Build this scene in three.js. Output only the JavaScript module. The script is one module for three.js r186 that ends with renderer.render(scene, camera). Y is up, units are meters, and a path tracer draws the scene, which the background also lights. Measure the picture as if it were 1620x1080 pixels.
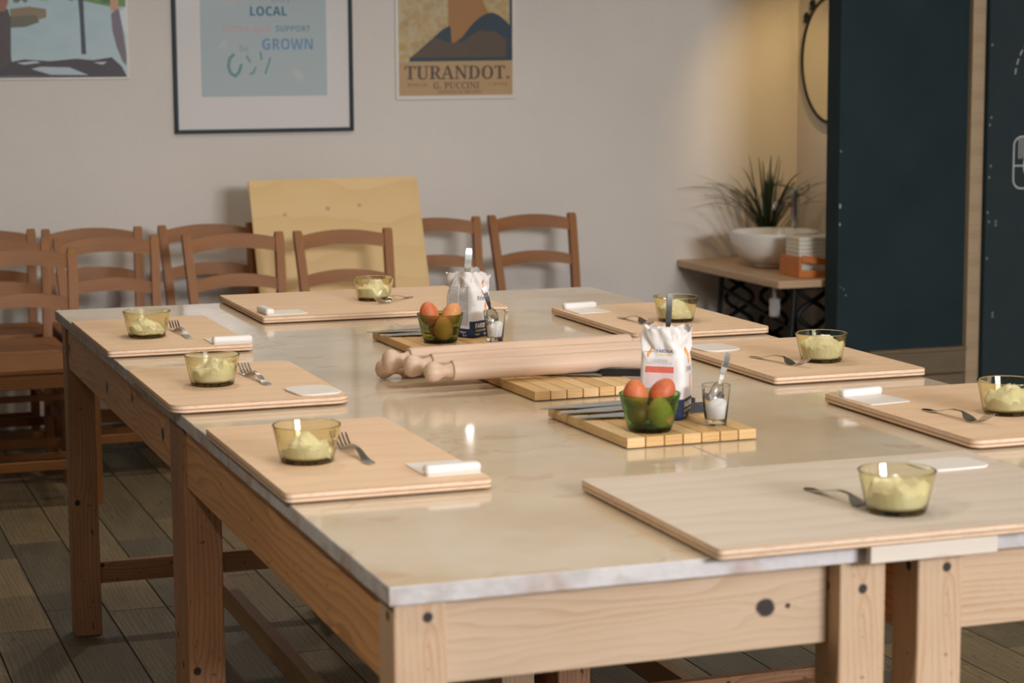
import * as THREE from 'three';
import { RoundedBoxGeometry } from 'three/addons/geometries/RoundedBoxGeometry.js';
import { mergeGeometries, toCreasedNormals } from 'three/addons/utils/BufferGeometryUtils.js';
import { RectAreaLightUniformsLib } from 'three/addons/lights/RectAreaLightUniformsLib.js';

// ------------------------------------------------------------------ camera, light, exposure
const scene = new THREE.Scene();
const renderer = new THREE.WebGLRenderer();
renderer.toneMapping = THREE.LinearToneMapping;
renderer.toneMappingExposure = 1.0;
renderer.shadowMap.enabled = true;
RectAreaLightUniformsLib.init();

const PITCH = 0.13385582, YAW = 0.33953109, ROLL = -0.00601265, FOCAL = 3360.61;   // focal length in pixels of the 1620 x 1080 frame
const camera = new THREE.PerspectiveCamera(2 * Math.atan(540 / FOCAL) * 180 / Math.PI, 1.5, 0.1, 80);
{
  const fw = new THREE.Vector3(Math.sin(YAW), 0, -Math.cos(YAW)), rt = new THREE.Vector3(Math.cos(YAW), 0, Math.sin(YAW)), up = new THREE.Vector3(0, 1, 0);
  const F = fw.clone().multiplyScalar(Math.cos(PITCH)).addScaledVector(up, -Math.sin(PITCH));
  const U = up.clone().multiplyScalar(Math.cos(PITCH)).addScaledVector(fw, Math.sin(PITCH));
  camera.position.set(-0.746, 1.585, 2.596);
  camera.up.copy(U.multiplyScalar(Math.cos(ROLL)).addScaledVector(rt, -Math.sin(ROLL)));
  camera.lookAt(camera.position.clone().add(F));
  camera.focus = 4.85;
  camera.userData.fStop = 5.6;
  scene.add(camera);
}
scene.background = new THREE.Color(0xcfdbe6);

const WARM = new THREE.Color(1.0, 0.88, 0.73), AMBER = new THREE.Color(1.0, 0.68, 0.30), DAY = new THREE.Color(0.96, 0.97, 1.0);
const WINDOW_LIGHT = 57, LAMP_LIGHT = 3.0, UNSEEN_SPOT_LIGHT = 1.7;
const FRONT_Z = 6.4;                                   // the wall behind the camera, with its window
{
  const w = new THREE.RectAreaLight(DAY, WINDOW_LIGHT, 2.6, 1.1);
  w.position.set(2.8, 2.85, FRONT_Z - 0.03);
  w.lookAt(2.8, 2.85, -5);
  scene.add(w);
}

// ------------------------------------------------------------------ helpers
let seed = 7;
const rnd = () => { seed = (seed * 1664525 + 1013904223) >>> 0; return seed / 4294967296; };
const rr = (a, b) => a + (b - a) * rnd();
const taken = {};
const numbered = (n) => { const k = taken[n] = (taken[n] ?? -1) + 1; return k ? n + '_' + String(k).padStart(3, '0') : n; };
const V = (x, y, z) => new THREE.Vector3(x, y, z);
function tag(o, label, category, group, kind) {
  o.userData.label = label; o.userData.category = category;
  if (group) o.userData.group = group;
  if (kind) o.userData.kind = kind;
  return o;
}
function mesh(name, geo, mat, parent) {
  const m = new THREE.Mesh(geo, mat);
  m.name = parent ? name : numbered(name);
  m.castShadow = m.receiveShadow = true;
  (parent || scene).add(m);
  return m;
}
function thing(name, label, category, [x, y, z] = [0, 0, 0], turn = 0, group) {
  const g = new THREE.Group();
  g.name = numbered(name); g.position.set(x, y, z); g.rotation.y = turn;
  scene.add(g);
  return tag(g, label, category, group);
}
function struct(name, geo, mat) { const m = mesh(name, geo, mat); m.userData.kind = 'structure'; return m; }
function copyOf(o, [x, y, z], turn, label) {
  const c = o.clone(); c.name = numbered(o.name.replace(/_\d{3}$/, '')); c.position.set(x, y, z); c.rotation.y = turn;
  c.userData = { ...o.userData, label }; scene.add(c);
  return c;
}
// uv in metres from the direction each face points; the grain axis runs along u
function gridUV(geo, axis = 0, ou = 0, ov = 0) {
  const g = geo.index ? geo.toNonIndexed() : geo, p = g.attributes.position, uv = new Float32Array(p.count * 2);
  const a = V(), b = V(), c = V();
  for (let i = 0; i < p.count; i += 3) {
    a.fromBufferAttribute(p, i); b.fromBufferAttribute(p, i + 1); c.fromBufferAttribute(p, i + 2);
    const n = b.clone().sub(a).cross(c.clone().sub(a)), q = [Math.abs(n.x), Math.abs(n.y), Math.abs(n.z)];
    const k = q.indexOf(Math.max(...q));
    let u = axis, v;
    if (k === axis) { u = (axis + 1) % 3; v = (axis + 2) % 3; } else v = 3 - axis - k;
    [a, b, c].forEach((w, j) => { const e = w.toArray(); uv[(i + j) * 2] = e[u] + ou; uv[(i + j) * 2 + 1] = e[v] + ov; });
  }
  g.setAttribute('uv', new THREE.BufferAttribute(uv, 2));
  return g;
}
const rbox = (w, h, d, r = 0.003, axis = 0, o) => gridUV(new RoundedBoxGeometry(w, h, d, 1, r), axis, o === undefined ? rr(0, 3) : o[0], o === undefined ? rr(0, 3) : o[1]);
const at = (g, x, y, z) => g.translate(x, y, z);
const merge = (list) => mergeGeometries(list.map((g) => { const n = g.index ? g.toNonIndexed() : g; for (const k of Object.keys(n.attributes)) if (!['position', 'normal', 'uv'].includes(k)) n.deleteAttribute(k); return n; }));
// a loft through rectangles: sections = [centre, half a (Vector3), half b (Vector3)]
function loft(sections, axis = 0) {
  const pos = [], P = sections.map(([c, a, b]) => [[-1, -1], [1, -1], [1, 1], [-1, 1]].map(([s, t]) => c.clone().addScaledVector(a, s).addScaledVector(b, t)));
  const tri = (...v) => v.forEach((q) => pos.push(q.x, q.y, q.z));
  for (let i = 0; i + 1 < P.length; i++) for (let k = 0; k < 4; k++) {
    const l = (k + 1) % 4;
    tri(P[i][k], P[i][l], P[i + 1][l]); tri(P[i][k], P[i + 1][l], P[i + 1][k]);
  }
  const e = P[0], f = P[P.length - 1];
  tri(e[0], e[2], e[1]); tri(e[0], e[3], e[2]); tri(f[0], f[1], f[2]); tri(f[0], f[2], f[3]);
  const g = new THREE.BufferGeometry();
  g.setAttribute('position', new THREE.Float32BufferAttribute(pos, 3));
  g.computeVertexNormals();
  return gridUV(toCreasedNormals(g, 0.5), axis, rr(0, 3), rr(0, 3));
}
function tube(points, r, seg = 24, rad = 8) { return new THREE.TubeGeometry(new THREE.CatmullRomCurve3(points.map((p) => V(...p))), seg, r, rad, false); }
function capTube(points, r, seg = 24, rad = 8) {
  const a = points[0], b = points[points.length - 1], s = new THREE.SphereGeometry(r, rad, 6);
  return merge([tube(points, r, seg, rad), s.clone().translate(...a), s.clone().translate(...b)]);
}
function lathe(profile, seg = 48) { return new THREE.LatheGeometry(profile.map(([r, y]) => new THREE.Vector2(Math.max(r, 1e-4), y)), seg); }
function roundRect(w, d, r) {
  const s = new THREE.Shape(), x = w / 2, y = d / 2;
  s.moveTo(-x + r, -y); s.lineTo(x - r, -y); s.absarc(x - r, -y + r, r, -Math.PI / 2, 0); s.lineTo(x, y - r); s.absarc(x - r, y - r, r, 0, Math.PI / 2);
  s.lineTo(-x + r, y); s.absarc(-x + r, y - r, r, Math.PI / 2, Math.PI); s.lineTo(-x, -y + r); s.absarc(-x + r, -y + r, r, Math.PI, Math.PI * 1.5);
  return s;
}
// a flat slab with rounded corners lying on y = 0, material groups: 0 faces, 1 edges
function slab(w, d, t, r, bevel = 0.0012) {
  const g = new THREE.ExtrudeGeometry(roundRect(w - bevel * 2, d - bevel * 2, Math.max(r, 0.002)), { depth: t - bevel * 2, bevelEnabled: true, bevelSize: bevel, bevelThickness: bevel, bevelSegments: 1, curveSegments: 5 });
  return g.translate(0, 0, bevel).rotateX(-Math.PI / 2);
}

// ------------------------------------------------------------------ textures
function hash(x, y, s) { let h = (x * 374761393 + y * 668265263 + s * 974634541) | 0; h = Math.imul(h ^ (h >>> 13), 1274126177); h ^= h >>> 16; return (h >>> 0) / 4294967296; }
function noise(x, y, px, py, s) {                       // value noise that repeats every px, py cells
  const x0 = Math.floor(x), y0 = Math.floor(y), fx = x - x0, fy = y - y0, sx = fx * fx * (3 - 2 * fx), sy = fy * fy * (3 - 2 * fy);
  const m = (a, b) => ((a % b) + b) % b, X0 = m(x0, px), X1 = m(x0 + 1, px), Y0 = m(y0, py), Y1 = m(y0 + 1, py);
  const a = hash(X0, Y0, s), b = hash(X1, Y0, s), c = hash(X0, Y1, s), d = hash(X1, Y1, s);
  return a + (b - a) * sx + (c - a) * sy + (a - b - c + d) * sx * sy;
}
function fbm(u, v, fx, fy, s, oct = 4) { let t = 0, a = 0.5; for (let i = 0; i < oct; i++) { t += a * noise(u * fx, v * fy, fx, fy, s + i); fx *= 2; fy *= 2; a *= 0.5; } return t; }
const mixc = (a, b, t) => [a[0] + (b[0] - a[0]) * t, a[1] + (b[1] - a[1]) * t, a[2] + (b[2] - a[2]) * t];
const clamp = (x, a = 0, b = 1) => Math.min(b, Math.max(a, x));
const smooth = (a, b, x) => { const t = clamp((x - a) / (b - a)); return t * t * (3 - 2 * t); };
function dataTex(nx, ny, fn, wm, hm, srgb = true) {      // wm x hm: size in metres of one repeat
  const d = new Uint8Array(nx * ny * 4);
  for (let j = 0; j < ny; j++) for (let i = 0; i < nx; i++) {
    const c = fn((i + 0.5) / nx, (j + 0.5) / ny), k = (j * nx + i) * 4;
    d[k] = clamp(c[0], 0, 255); d[k + 1] = clamp(c[1], 0, 255); d[k + 2] = clamp(c[2], 0, 255); d[k + 3] = 255;
  }
  const t = new THREE.DataTexture(d, nx, ny);
  t.wrapS = t.wrapT = THREE.RepeatWrapping; t.magFilter = THREE.LinearFilter; t.minFilter = THREE.LinearMipmapLinearFilter; t.generateMipmaps = true;
  if (srgb) t.colorSpace = THREE.SRGBColorSpace;
  t.repeat.set(1 / wm, 1 / hm); t.needsUpdate = true;
  return t;
}
// sawn wood; knots = [u, v, radius (metres), darkness]
function woodTex(nx, ny, wm, hm, light, dark, { rings = 60, warp = 0.02, grain = 1, knots = [], s = 1, pits = 0, pitColor = [60, 40, 28] } = {}) {
  return dataTex(nx, ny, (u, v) => {
    let x = u * wm, y = v * hm, k = 0, kd = 0;
    for (const [kx, ky, kr, d] of knots) {
      const dx = (x - kx) * 0.45, dy = y - ky, q = Math.hypot(dx, dy);
      y += Math.sign(dy || 1) * kr * 1.3 * Math.exp(-q * q / (kr * kr * 3.0));
      const e = Math.hypot((x - kx) * 0.9, (ky - v * hm)) / kr, w = 1 - smooth(0.75, 1.1, e + (fbm(u, v, 32, 32, s + 9, 2) - 0.4) * 0.3);
      if (w > k) { k = w; kd = d; }
    }
    const wv = warp * (fbm(u, v, 3, 3, s, 3) - 0.47) * 2;
    const t = (y + wv) * rings, saw = t - Math.floor(t);
    let ring = Math.pow(saw, 2.2) * (0.45 + 0.55 * noise(u * 2, Math.floor(t) * 0.37, 2, 64, s + 4));
    const fine = (fbm(u, v, 6, Math.round(hm * 700), s + 2, 2) - 0.37) * 0.9 * grain;
    let f = clamp(ring * 0.62 + fine * 0.5 + (fbm(u, v, 4, 3, s + 6, 3) - 0.45) * 0.5 + 0.12);
    let c = mixc(light, dark, f);
    if (pits) { const p = noise(u * 60, v * 60 * hm / wm * 3, 60, Math.round(180 * hm / wm) || 1, s + 11); if (p > 1 - pits) c = mixc(c, pitColor, smooth(1 - pits, 1, p) * 0.8); }
    if (k > 0) c = mixc(c, mixc([120, 70, 38], [38, 26, 24], kd), k * (kd < 0.15 ? 0.3 : 0.75 + 0.25 * kd));
    return c;
  }, wm, hm);
}
function canvasTex(w, h, draw) {
  const c = document.createElement('canvas'); c.width = w; c.height = h;
  draw(c.getContext('2d'), w, h);
  const t = new THREE.CanvasTexture(c); t.colorSpace = THREE.SRGBColorSpace; t.anisotropy = 4;
  return t;
}
const std = (o) => new THREE.MeshStandardMaterial(o);
const phys = (o) => new THREE.MeshPhysicalMaterial(o);

const M = {};
{
  const pineL = [198, 171, 142], pineD = [168, 130, 96];
  M.pine = std({ map: woodTex(1024, 256, 1.2, 0.3, pineL, pineD, { rings: 85, warp: 0.03, s: 3, knots: [[0.2, 0.07, 0.008, 0.5], [0.83, 0.2, 0.01, 0.6]] }), roughness: 0.6 });
  M.pineLeg = std({ map: woodTex(1024, 128, 0.9, 0.15, pineL, [178, 130, 90], { rings: 110, warp: 0.018, s: 14, knots: [[0.58, 0.05, 0.008, 1], [0.835, 0.05, 0.007, 1], [0.16, 0.11, 0.006, 0.7]], pits: 0.05 }), roughness: 0.6 });
  M.pineApron = std({ map: woodTex(1024, 256, 0.8, 0.16, [200, 174, 147], [178, 144, 113], { rings: 70, warp: 0.035, s: 21, knots: [[0.482, 0.078, 0.0135, 1], [0.517, 0.077, 0.004, 0.8], [0.6, 0.078, 0.004, 0.6]] }), roughness: 0.58 });
  M.pineOld = std({ map: woodTex(1024, 256, 1.4, 0.25, [214, 160, 108], [160, 110, 68], { rings: 60, warp: 0.05, s: 33, knots: [[0.25, 0.1, 0.016, 0.7], [0.62, 0.13, 0.012, 0.8], [1.0, 0.11, 0.014, 1], [1.2, 0.04, 0.01, 0.7]], pits: 0.06 }), roughness: 0.62 });
  M.legOld = std({ map: woodTex(1024, 128, 0.9, 0.15, [172, 126, 90], [116, 78, 52], { rings: 95, warp: 0.02, s: 37, knots: [[0.4, 0.04, 0.008, 1], [0.62, 0.1, 0.006, 0.8]], pits: 0.12 }), roughness: 0.62 });
  M.rail = std({ map: woodTex(512, 64, 1.2, 0.12, [178, 140, 100], [140, 100, 66], { rings: 90, s: 41 }), roughness: 0.5 });
  M.chair = std({ map: woodTex(512, 128, 0.7, 0.12, [156, 102, 52], [110, 70, 35], { rings: 120, warp: 0.012, s: 51, grain: 1.1 }), roughness: 0.55 });
  M.ply = std({ map: woodTex(1024, 512, 0.9, 0.6, [230, 199, 167], [216, 180, 145], { rings: 14, warp: 0.09, s: 61, grain: 0.8 }), roughness: 0.62 });
  M.plyPale = std({ map: woodTex(1024, 512, 0.9, 0.6, [214, 202, 188], [198, 180, 162], { rings: 16, warp: 0.07, s: 66, grain: 0.7 }), roughness: 0.62 });
  M.plyYellow = std({ map: woodTex(512, 512, 0.8, 0.6, [222, 192, 140], [212, 176, 120], { rings: 7, warp: 0.1, s: 71, grain: 0.5, knots: [[0.17, 0.44, 0.007, 0.1], [0.36, 0.46, 0.01, 0.05], [0.5, 0.47, 0.008, 0.1]] }), roughness: 0.6 });
  M.plyEdge = std({ map: dataTex(256, 32, (u, v) => { const k = Math.floor(v * 5), n = fbm(u, v, 40, 8, 5, 2) - 0.4; return mixc(k % 2 ? [186, 146, 112] : [226, 202, 178], [140, 106, 78], clamp(n * 0.9)); }, 0.4, 0.015), roughness: 0.7 });
  M.board = [0, 1, 2].map((i) => std({ map: woodTex(256, 64, 0.4, 0.07, [[222, 186, 130], [214, 174, 116], [228, 196, 144]][i], [[192, 150, 94], [182, 136, 82], [200, 160, 108]][i], { rings: 140, warp: 0.012, s: 81 + i }), roughness: 0.55 }));
  M.beech = std({ map: woodTex(512, 128, 0.6, 0.14, [212, 184, 162], [198, 164, 138], { rings: 60, warp: 0.02, s: 91, grain: 0.9 }), roughness: 0.5 });
  M.crate = std({ map: woodTex(256, 64, 0.4, 0.1, [206, 122, 54], [168, 88, 34], { rings: 90, s: 95 }), roughness: 0.5 });
  M.counter = std({ map: woodTex(512, 128, 1.1, 0.3, [204, 172, 136], [172, 136, 102], { rings: 50, s: 97 }), roughness: 0.45 });
  M.dado = std({ map: woodTex(512, 64, 0.9, 0.2, [120, 102, 76], [88, 72, 54], { rings: 60, s: 99 }), roughness: 0.6 });
  M.post = std({ map: woodTex(512, 64, 1.4, 0.12, [186, 160, 128], [160, 132, 102], { rings: 70, s: 101 }), roughness: 0.6 });
  M.plank = [0, 1, 2, 3].map((i) => std({
    map: woodTex(512, 128, 0.9, 0.17, [[136, 120, 90], [120, 108, 82], [146, 128, 94], [106, 98, 78]][i], [[74, 65, 50], [64, 58, 46], [80, 69, 52], [58, 54, 45]][i], { rings: 70, warp: 0.02, s: 111 + i * 7, grain: 1.8, pits: 0.14, pitColor: [34, 30, 26] }), roughness: 0.55 }));
  M.grout = std({ color: 0x2a2823, roughness: 0.9 });
  M.marble = phys({
    map: dataTex(1024, 1024, (u, v) => {
      const w = fbm(u, v, 4, 5, 201, 5), q = fbm(u, v, 9, 9, 207, 4), r = fbm(u + w * 0.12, v + q * 0.1, 5, 7, 213, 5);
      let c = mixc([219, 204, 180], [203, 182, 153], clamp((w - 0.3) * 2.2));
      c = mixc(c, [226, 218, 206], clamp((q - 0.46) * 2.4) * 0.7);
      const vein = 1 - smooth(0.0, 0.018, Math.abs(r - 0.47)); c = mixc(c, [176, 128, 92], vein * 0.22 * smooth(0.4, 0.6, q));
      const st = smooth(0.62, 0.7, fbm(u, v, 14, 26, 221, 3)); c = mixc(c, [186, 126, 88], st * 0.2);
      return c;
    }, 1.5, 1.5),
    roughness: 0.13, specularIntensity: 1,
    roughnessMap: dataTex(256, 256, (u, v) => { const n = 150 + 105 * fbm(u, v, 12, 12, 231, 4); return [n, n, n]; }, 0.9, 0.9, false),
  });
  M.marbleEdge = std({
    map: dataTex(512, 128, (u, v) => { const n = fbm(u, v, 30, 6, 241, 4), q = fbm(u, v, 10, 2, 245, 3); return mixc(mixc([203, 198, 198], [174, 166, 164], clamp((n - 0.35) * 2.2)), [190, 150, 132], smooth(0.52, 0.66, q) * 0.5); }, 1.0, 0.2),
    bumpMap: dataTex(256, 64, (u, v) => { const n = 255 * fbm(u, v, 60, 14, 251, 3); return [n, n, n]; }, 1.0, 0.2, false), bumpScale: 0.003, roughness: 0.7,
  });
  M.wall = std({
    map: dataTex(512, 512, (u, v) => { const n = (fbm(u, v, 5, 5, 301, 5) - 0.47) * 10; return [218 + n, 211 + n, 204 + n]; }, 2.2, 2.2),
    bumpMap: dataTex(256, 256, (u, v) => { const n = 255 * fbm(u, v, 40, 40, 311, 3); return [n, n, n]; }, 0.5, 0.5, false), bumpScale: 0.0005, roughness: 0.9,
  });
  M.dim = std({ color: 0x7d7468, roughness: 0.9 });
  M.ceiling = std({ color: 0xd8d2c6, roughness: 0.95 });
  M.black = phys({ specularIntensity: 0.35, map: dataTex(512, 512, (u, v) => { const n = (fbm(u, v, 8, 8, 321, 4) - 0.47) * 9; return [37 + n, 52 + n, 56 + n]; }, 1.6, 1.6), roughness: 0.75 });
  M.steel = std({ color: 0xc9c9c6, metalness: 1, roughness: 0.16 });
  M.blade = std({ color: 0xa9aeb1, metalness: 1, roughness: 0.34 });
  M.darkSteel = std({ color: 0x5b5a58, metalness: 1, roughness: 0.25 });
  M.chrome = std({ color: 0xd2d2d0, metalness: 1, roughness: 0.1 });
  M.iron = std({ color: 0x17191a, roughness: 0.5, metalness: 0.3 });
  M.blackPlastic = std({ color: 0x15171a, roughness: 0.42 });
  M.white = std({ color: 0xe9e5e2, roughness: 0.35 });
  M.plate = std({ color: 0xe6e0da, roughness: 0.5 });
  M.ceramic = phys({ color: 0xe6e2da, roughness: 0.18, clearcoat: 0.5 });
  M.towel = std({ color: 0xe0d8c6, roughness: 0.9 });
  M.pad = std({ color: 0x16181a, roughness: 0.95 });
  M.amber = phys({ color: 0xffffff, transmission: 1, thickness: 0.004, attenuationColor: new THREE.Color(0.82, 0.77, 0.34), attenuationDistance: 0.009, roughness: 0.0, ior: 1.45 });
  M.green = phys({ color: 0xffffff, transmission: 1, thickness: 0.004, attenuationColor: new THREE.Color(0.24, 0.68, 0.14), attenuationDistance: 0.0048, roughness: 0, ior: 1.45 });
  M.olive = phys({ color: 0xffffff, transmission: 1, thickness: 0.004, attenuationColor: new THREE.Color(0.40, 0.50, 0.14), attenuationDistance: 0.0042, roughness: 0, ior: 1.45 });
  M.clear = phys({ color: new THREE.Color(0.96, 0.97, 0.96), transmission: 1, thickness: 0, roughness: 0.02, ior: 1.5 });
  M.tumbler = phys({ color: 0xffffff, transmission: 1, thickness: 0.003, attenuationColor: new THREE.Color(0.93, 0.95, 0.93), attenuationDistance: 0.02, roughness: 0, ior: 1.45 });
  M.pane = phys({ color: 0xffffff, transmission: 1, thickness: 0, roughness: 0.05, ior: 1.5, specularIntensity: 0.12 });
  M.flour = std({ color: 0xefe8cf, roughness: 1, bumpMap: dataTex(256, 256, (u, v) => { const n = 255 * fbm(u, v, 30, 30, 341, 3); return [n, n, n]; }, 1, 1, false), bumpScale: 0.0015 });
  M.salt = std({ color: 0xf4f3f0, roughness: 0.9 });
  const eggMap = (a, b, s) => dataTex(128, 128, (u, v) => mixc(a, b, clamp((fbm(u, v, 24, 24, s, 3) - 0.35) * 1.6)), 1, 1);
  M.egg = [std({ map: eggMap([206, 112, 66], [186, 92, 52], 351), roughness: 0.5 }), std({ map: eggMap([218, 150, 96], [202, 128, 76], 355), roughness: 0.5 }), std({ map: eggMap([196, 100, 60], [178, 84, 50], 359), roughness: 0.5 })];
  M.leaf = [0x24382a, 0x2c4230, 0x1f3026, 0x3a4a30].map((c) => std({ color: c, roughness: 0.55 }));
  M.leafDry = std({ color: 0x9a7838, roughness: 0.7 });
  M.pot = std({ color: 0x1c2422, roughness: 0.6 });
  M.frame = phys({ color: 0x0e2631, roughness: 0.45, specularIntensity: 0.5 });
  M.paper = std({ color: 0xd9d5d3, roughness: 0.6 });
  M.sleeve = std({ color: 0xd6d0c6, roughness: 0.4 });
  M.mirror = std({ color: 0xe8e8e4, metalness: 1, roughness: 0.03 });
  M.glow = std({ color: 0xffffff, emissive: WARM, emissiveIntensity: 12 });
  M.lampBody = std({ color: 0x2a2a2a, roughness: 0.5 });
}

// ------------------------------------------------------------------ the room
const BACK = -6.62, NICHE_X = 3.97, LEFT_X = -6.5, RIGHT_X = 6.2, CEIL = 3.6;
const bx = (x0, x1, y0, y1, z0, z1) => at(gridUV(new THREE.BoxGeometry(x1 - x0, y1 - y0, z1 - z0), 0), (x0 + x1) / 2, (y0 + y1) / 2, (z0 + z1) / 2);
{
  const floor = struct('floor', bx(LEFT_X - 0.2, RIGHT_X + 0.2, -0.2, -0.006, BACK - 0.2, FRONT_Z + 0.2), M.grout);
  const PW = 0.17, PL = 0.9, geos = [0, 1, 2, 3, 4].map((k) => rbox(PL - 0.004, 0.008, PW - 0.004, 0.0015, 0, [k * 0.31, k * 0.05]).rotateY(Math.PI / 2));
  let n = 0;
  for (let i = 0; i < 34; i++) {
    const x = -1.9 + i * PW + PW / 2, off = hash(i, 3, 5) * PL;
    for (let z = BACK + 0.02 - off; z < 0.6; z += PL) {
      const z0 = Math.max(z, BACK), z1 = Math.min(z + PL, 0.9);
      if (z1 - z0 < 0.12 || (x > 3.6 && z < -5.3)) continue;
      const p = mesh('plank', geos[Math.floor(hash(i, n, 9) * 5)], M.plank[Math.floor(hash(i, n, 11) * 4)], floor);
      p.position.set(x, -0.004, (z0 + z1) / 2); p.scale.z = (z1 - z0) / PL; n++;
    }
  }
  const rest = mesh('far_planks', merge([bx(LEFT_X, -1.9, -0.008, 0, BACK, FRONT_Z), bx(-1.9, RIGHT_X, -0.008, 0, 0.95, FRONT_Z), bx(3.9, RIGHT_X, -0.008, 0, -5.38, 0.95)]), M.plank[1], floor);
  rest.userData.kind = 'stuff';
  struct('wall_back', bx(LEFT_X - 0.2, NICHE_X + 0.2, 0, CEIL, BACK - 0.2, BACK), M.wall);
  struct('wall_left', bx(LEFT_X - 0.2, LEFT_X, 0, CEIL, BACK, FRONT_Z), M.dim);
  struct('wall_right', bx(RIGHT_X, RIGHT_X + 0.2, 0, CEIL, -5.4, FRONT_Z), M.wall);
  struct('wall_niche', bx(NICHE_X, NICHE_X + 0.2, 0, CEIL, BACK, -5.513), M.wall);
  struct('ceiling', bx(LEFT_X - 0.2, RIGHT_X + 0.2, CEIL, CEIL + 0.2, BACK - 0.2, FRONT_Z + 0.2), M.ceiling);
  const wx0 = 1.45, wx1 = 4.15, wy0 = 2.25, wy1 = 3.45, z0 = FRONT_Z, z1 = FRONT_Z + 0.2;
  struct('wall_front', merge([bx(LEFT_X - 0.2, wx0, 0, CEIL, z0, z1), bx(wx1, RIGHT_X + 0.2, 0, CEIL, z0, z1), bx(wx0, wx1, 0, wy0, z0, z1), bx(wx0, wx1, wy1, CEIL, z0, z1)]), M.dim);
  const win = struct('window_1', merge([bx(wx0, wx0 + 0.06, wy0, wy1, z0 + 0.02, z0 + 0.1), bx(wx1 - 0.06, wx1, wy0, wy1, z0 + 0.02, z0 + 0.1), bx(wx0, wx1, wy0, wy0 + 0.06, z0 + 0.02, z0 + 0.1), bx(wx0, wx1, wy1 - 0.06, wy1, z0 + 0.02, z0 + 0.1), bx(2.77, 2.83, wy0, wy1, z0 + 0.02, z0 + 0.1)]), M.white);
  mesh('pane', bx(wx0 + 0.05, wx1 - 0.05, wy0 + 0.05, wy1 - 0.05, z0 + 0.055, z0 + 0.061), M.clear, win);
  // black painted partition in front of the washing niche; worn spots of paint along its corner
  const PX = 3.545, PZ = -5.4;
  const part = struct('wall_partition', bx(PX, RIGHT_X, 0, CEIL, -5.513, PZ), M.black);
  const chipMat = std({ color: 0xb9b4aa, roughness: 0.8 }), chip = new RoundedBoxGeometry(0.008, 0.018, 0.002, 1, 0.0009);
  for (const [x, y, s] of [[3.552, 1.176, 0.5], [3.552, 0.945, 1], [3.552, 0.868, 0.7], [3.575, 0.59, 0.35], [3.585, 0.565, 0.4], [3.56, 0.6, 0.3]]) { const c = mesh('bare_spot', chip, chipMat, part); c.position.set(x, y, PZ + 0.0006); c.scale.setScalar(s); }
  const post = struct('trim_1', bx(4.16, 4.222, 0, CEIL, PZ, PZ + 0.03), M.post);
  post.userData.label = 'pale wooden strip between the two black boards';
  const dado = struct('baseboard_partition', bx(3.69, 4.16, 0, 0.20, PZ, PZ + 0.02), M.dado);
  mesh('skirting_board', at(rbox(0.47, 0.098, 0.03, 0.004), 3.925, 0.256, PZ + 0.015), M.dado, dado);
  mesh('skirting_board', at(rbox(0.45, 0.2, 0.026, 0.004), 3.935, 0.103, PZ + 0.013), M.dado, dado);
  mesh('skirting_cap', at(rbox(0.475, 0.018, 0.036, 0.004), 3.925, 0.313, PZ + 0.018), M.dado, dado);
}
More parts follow.
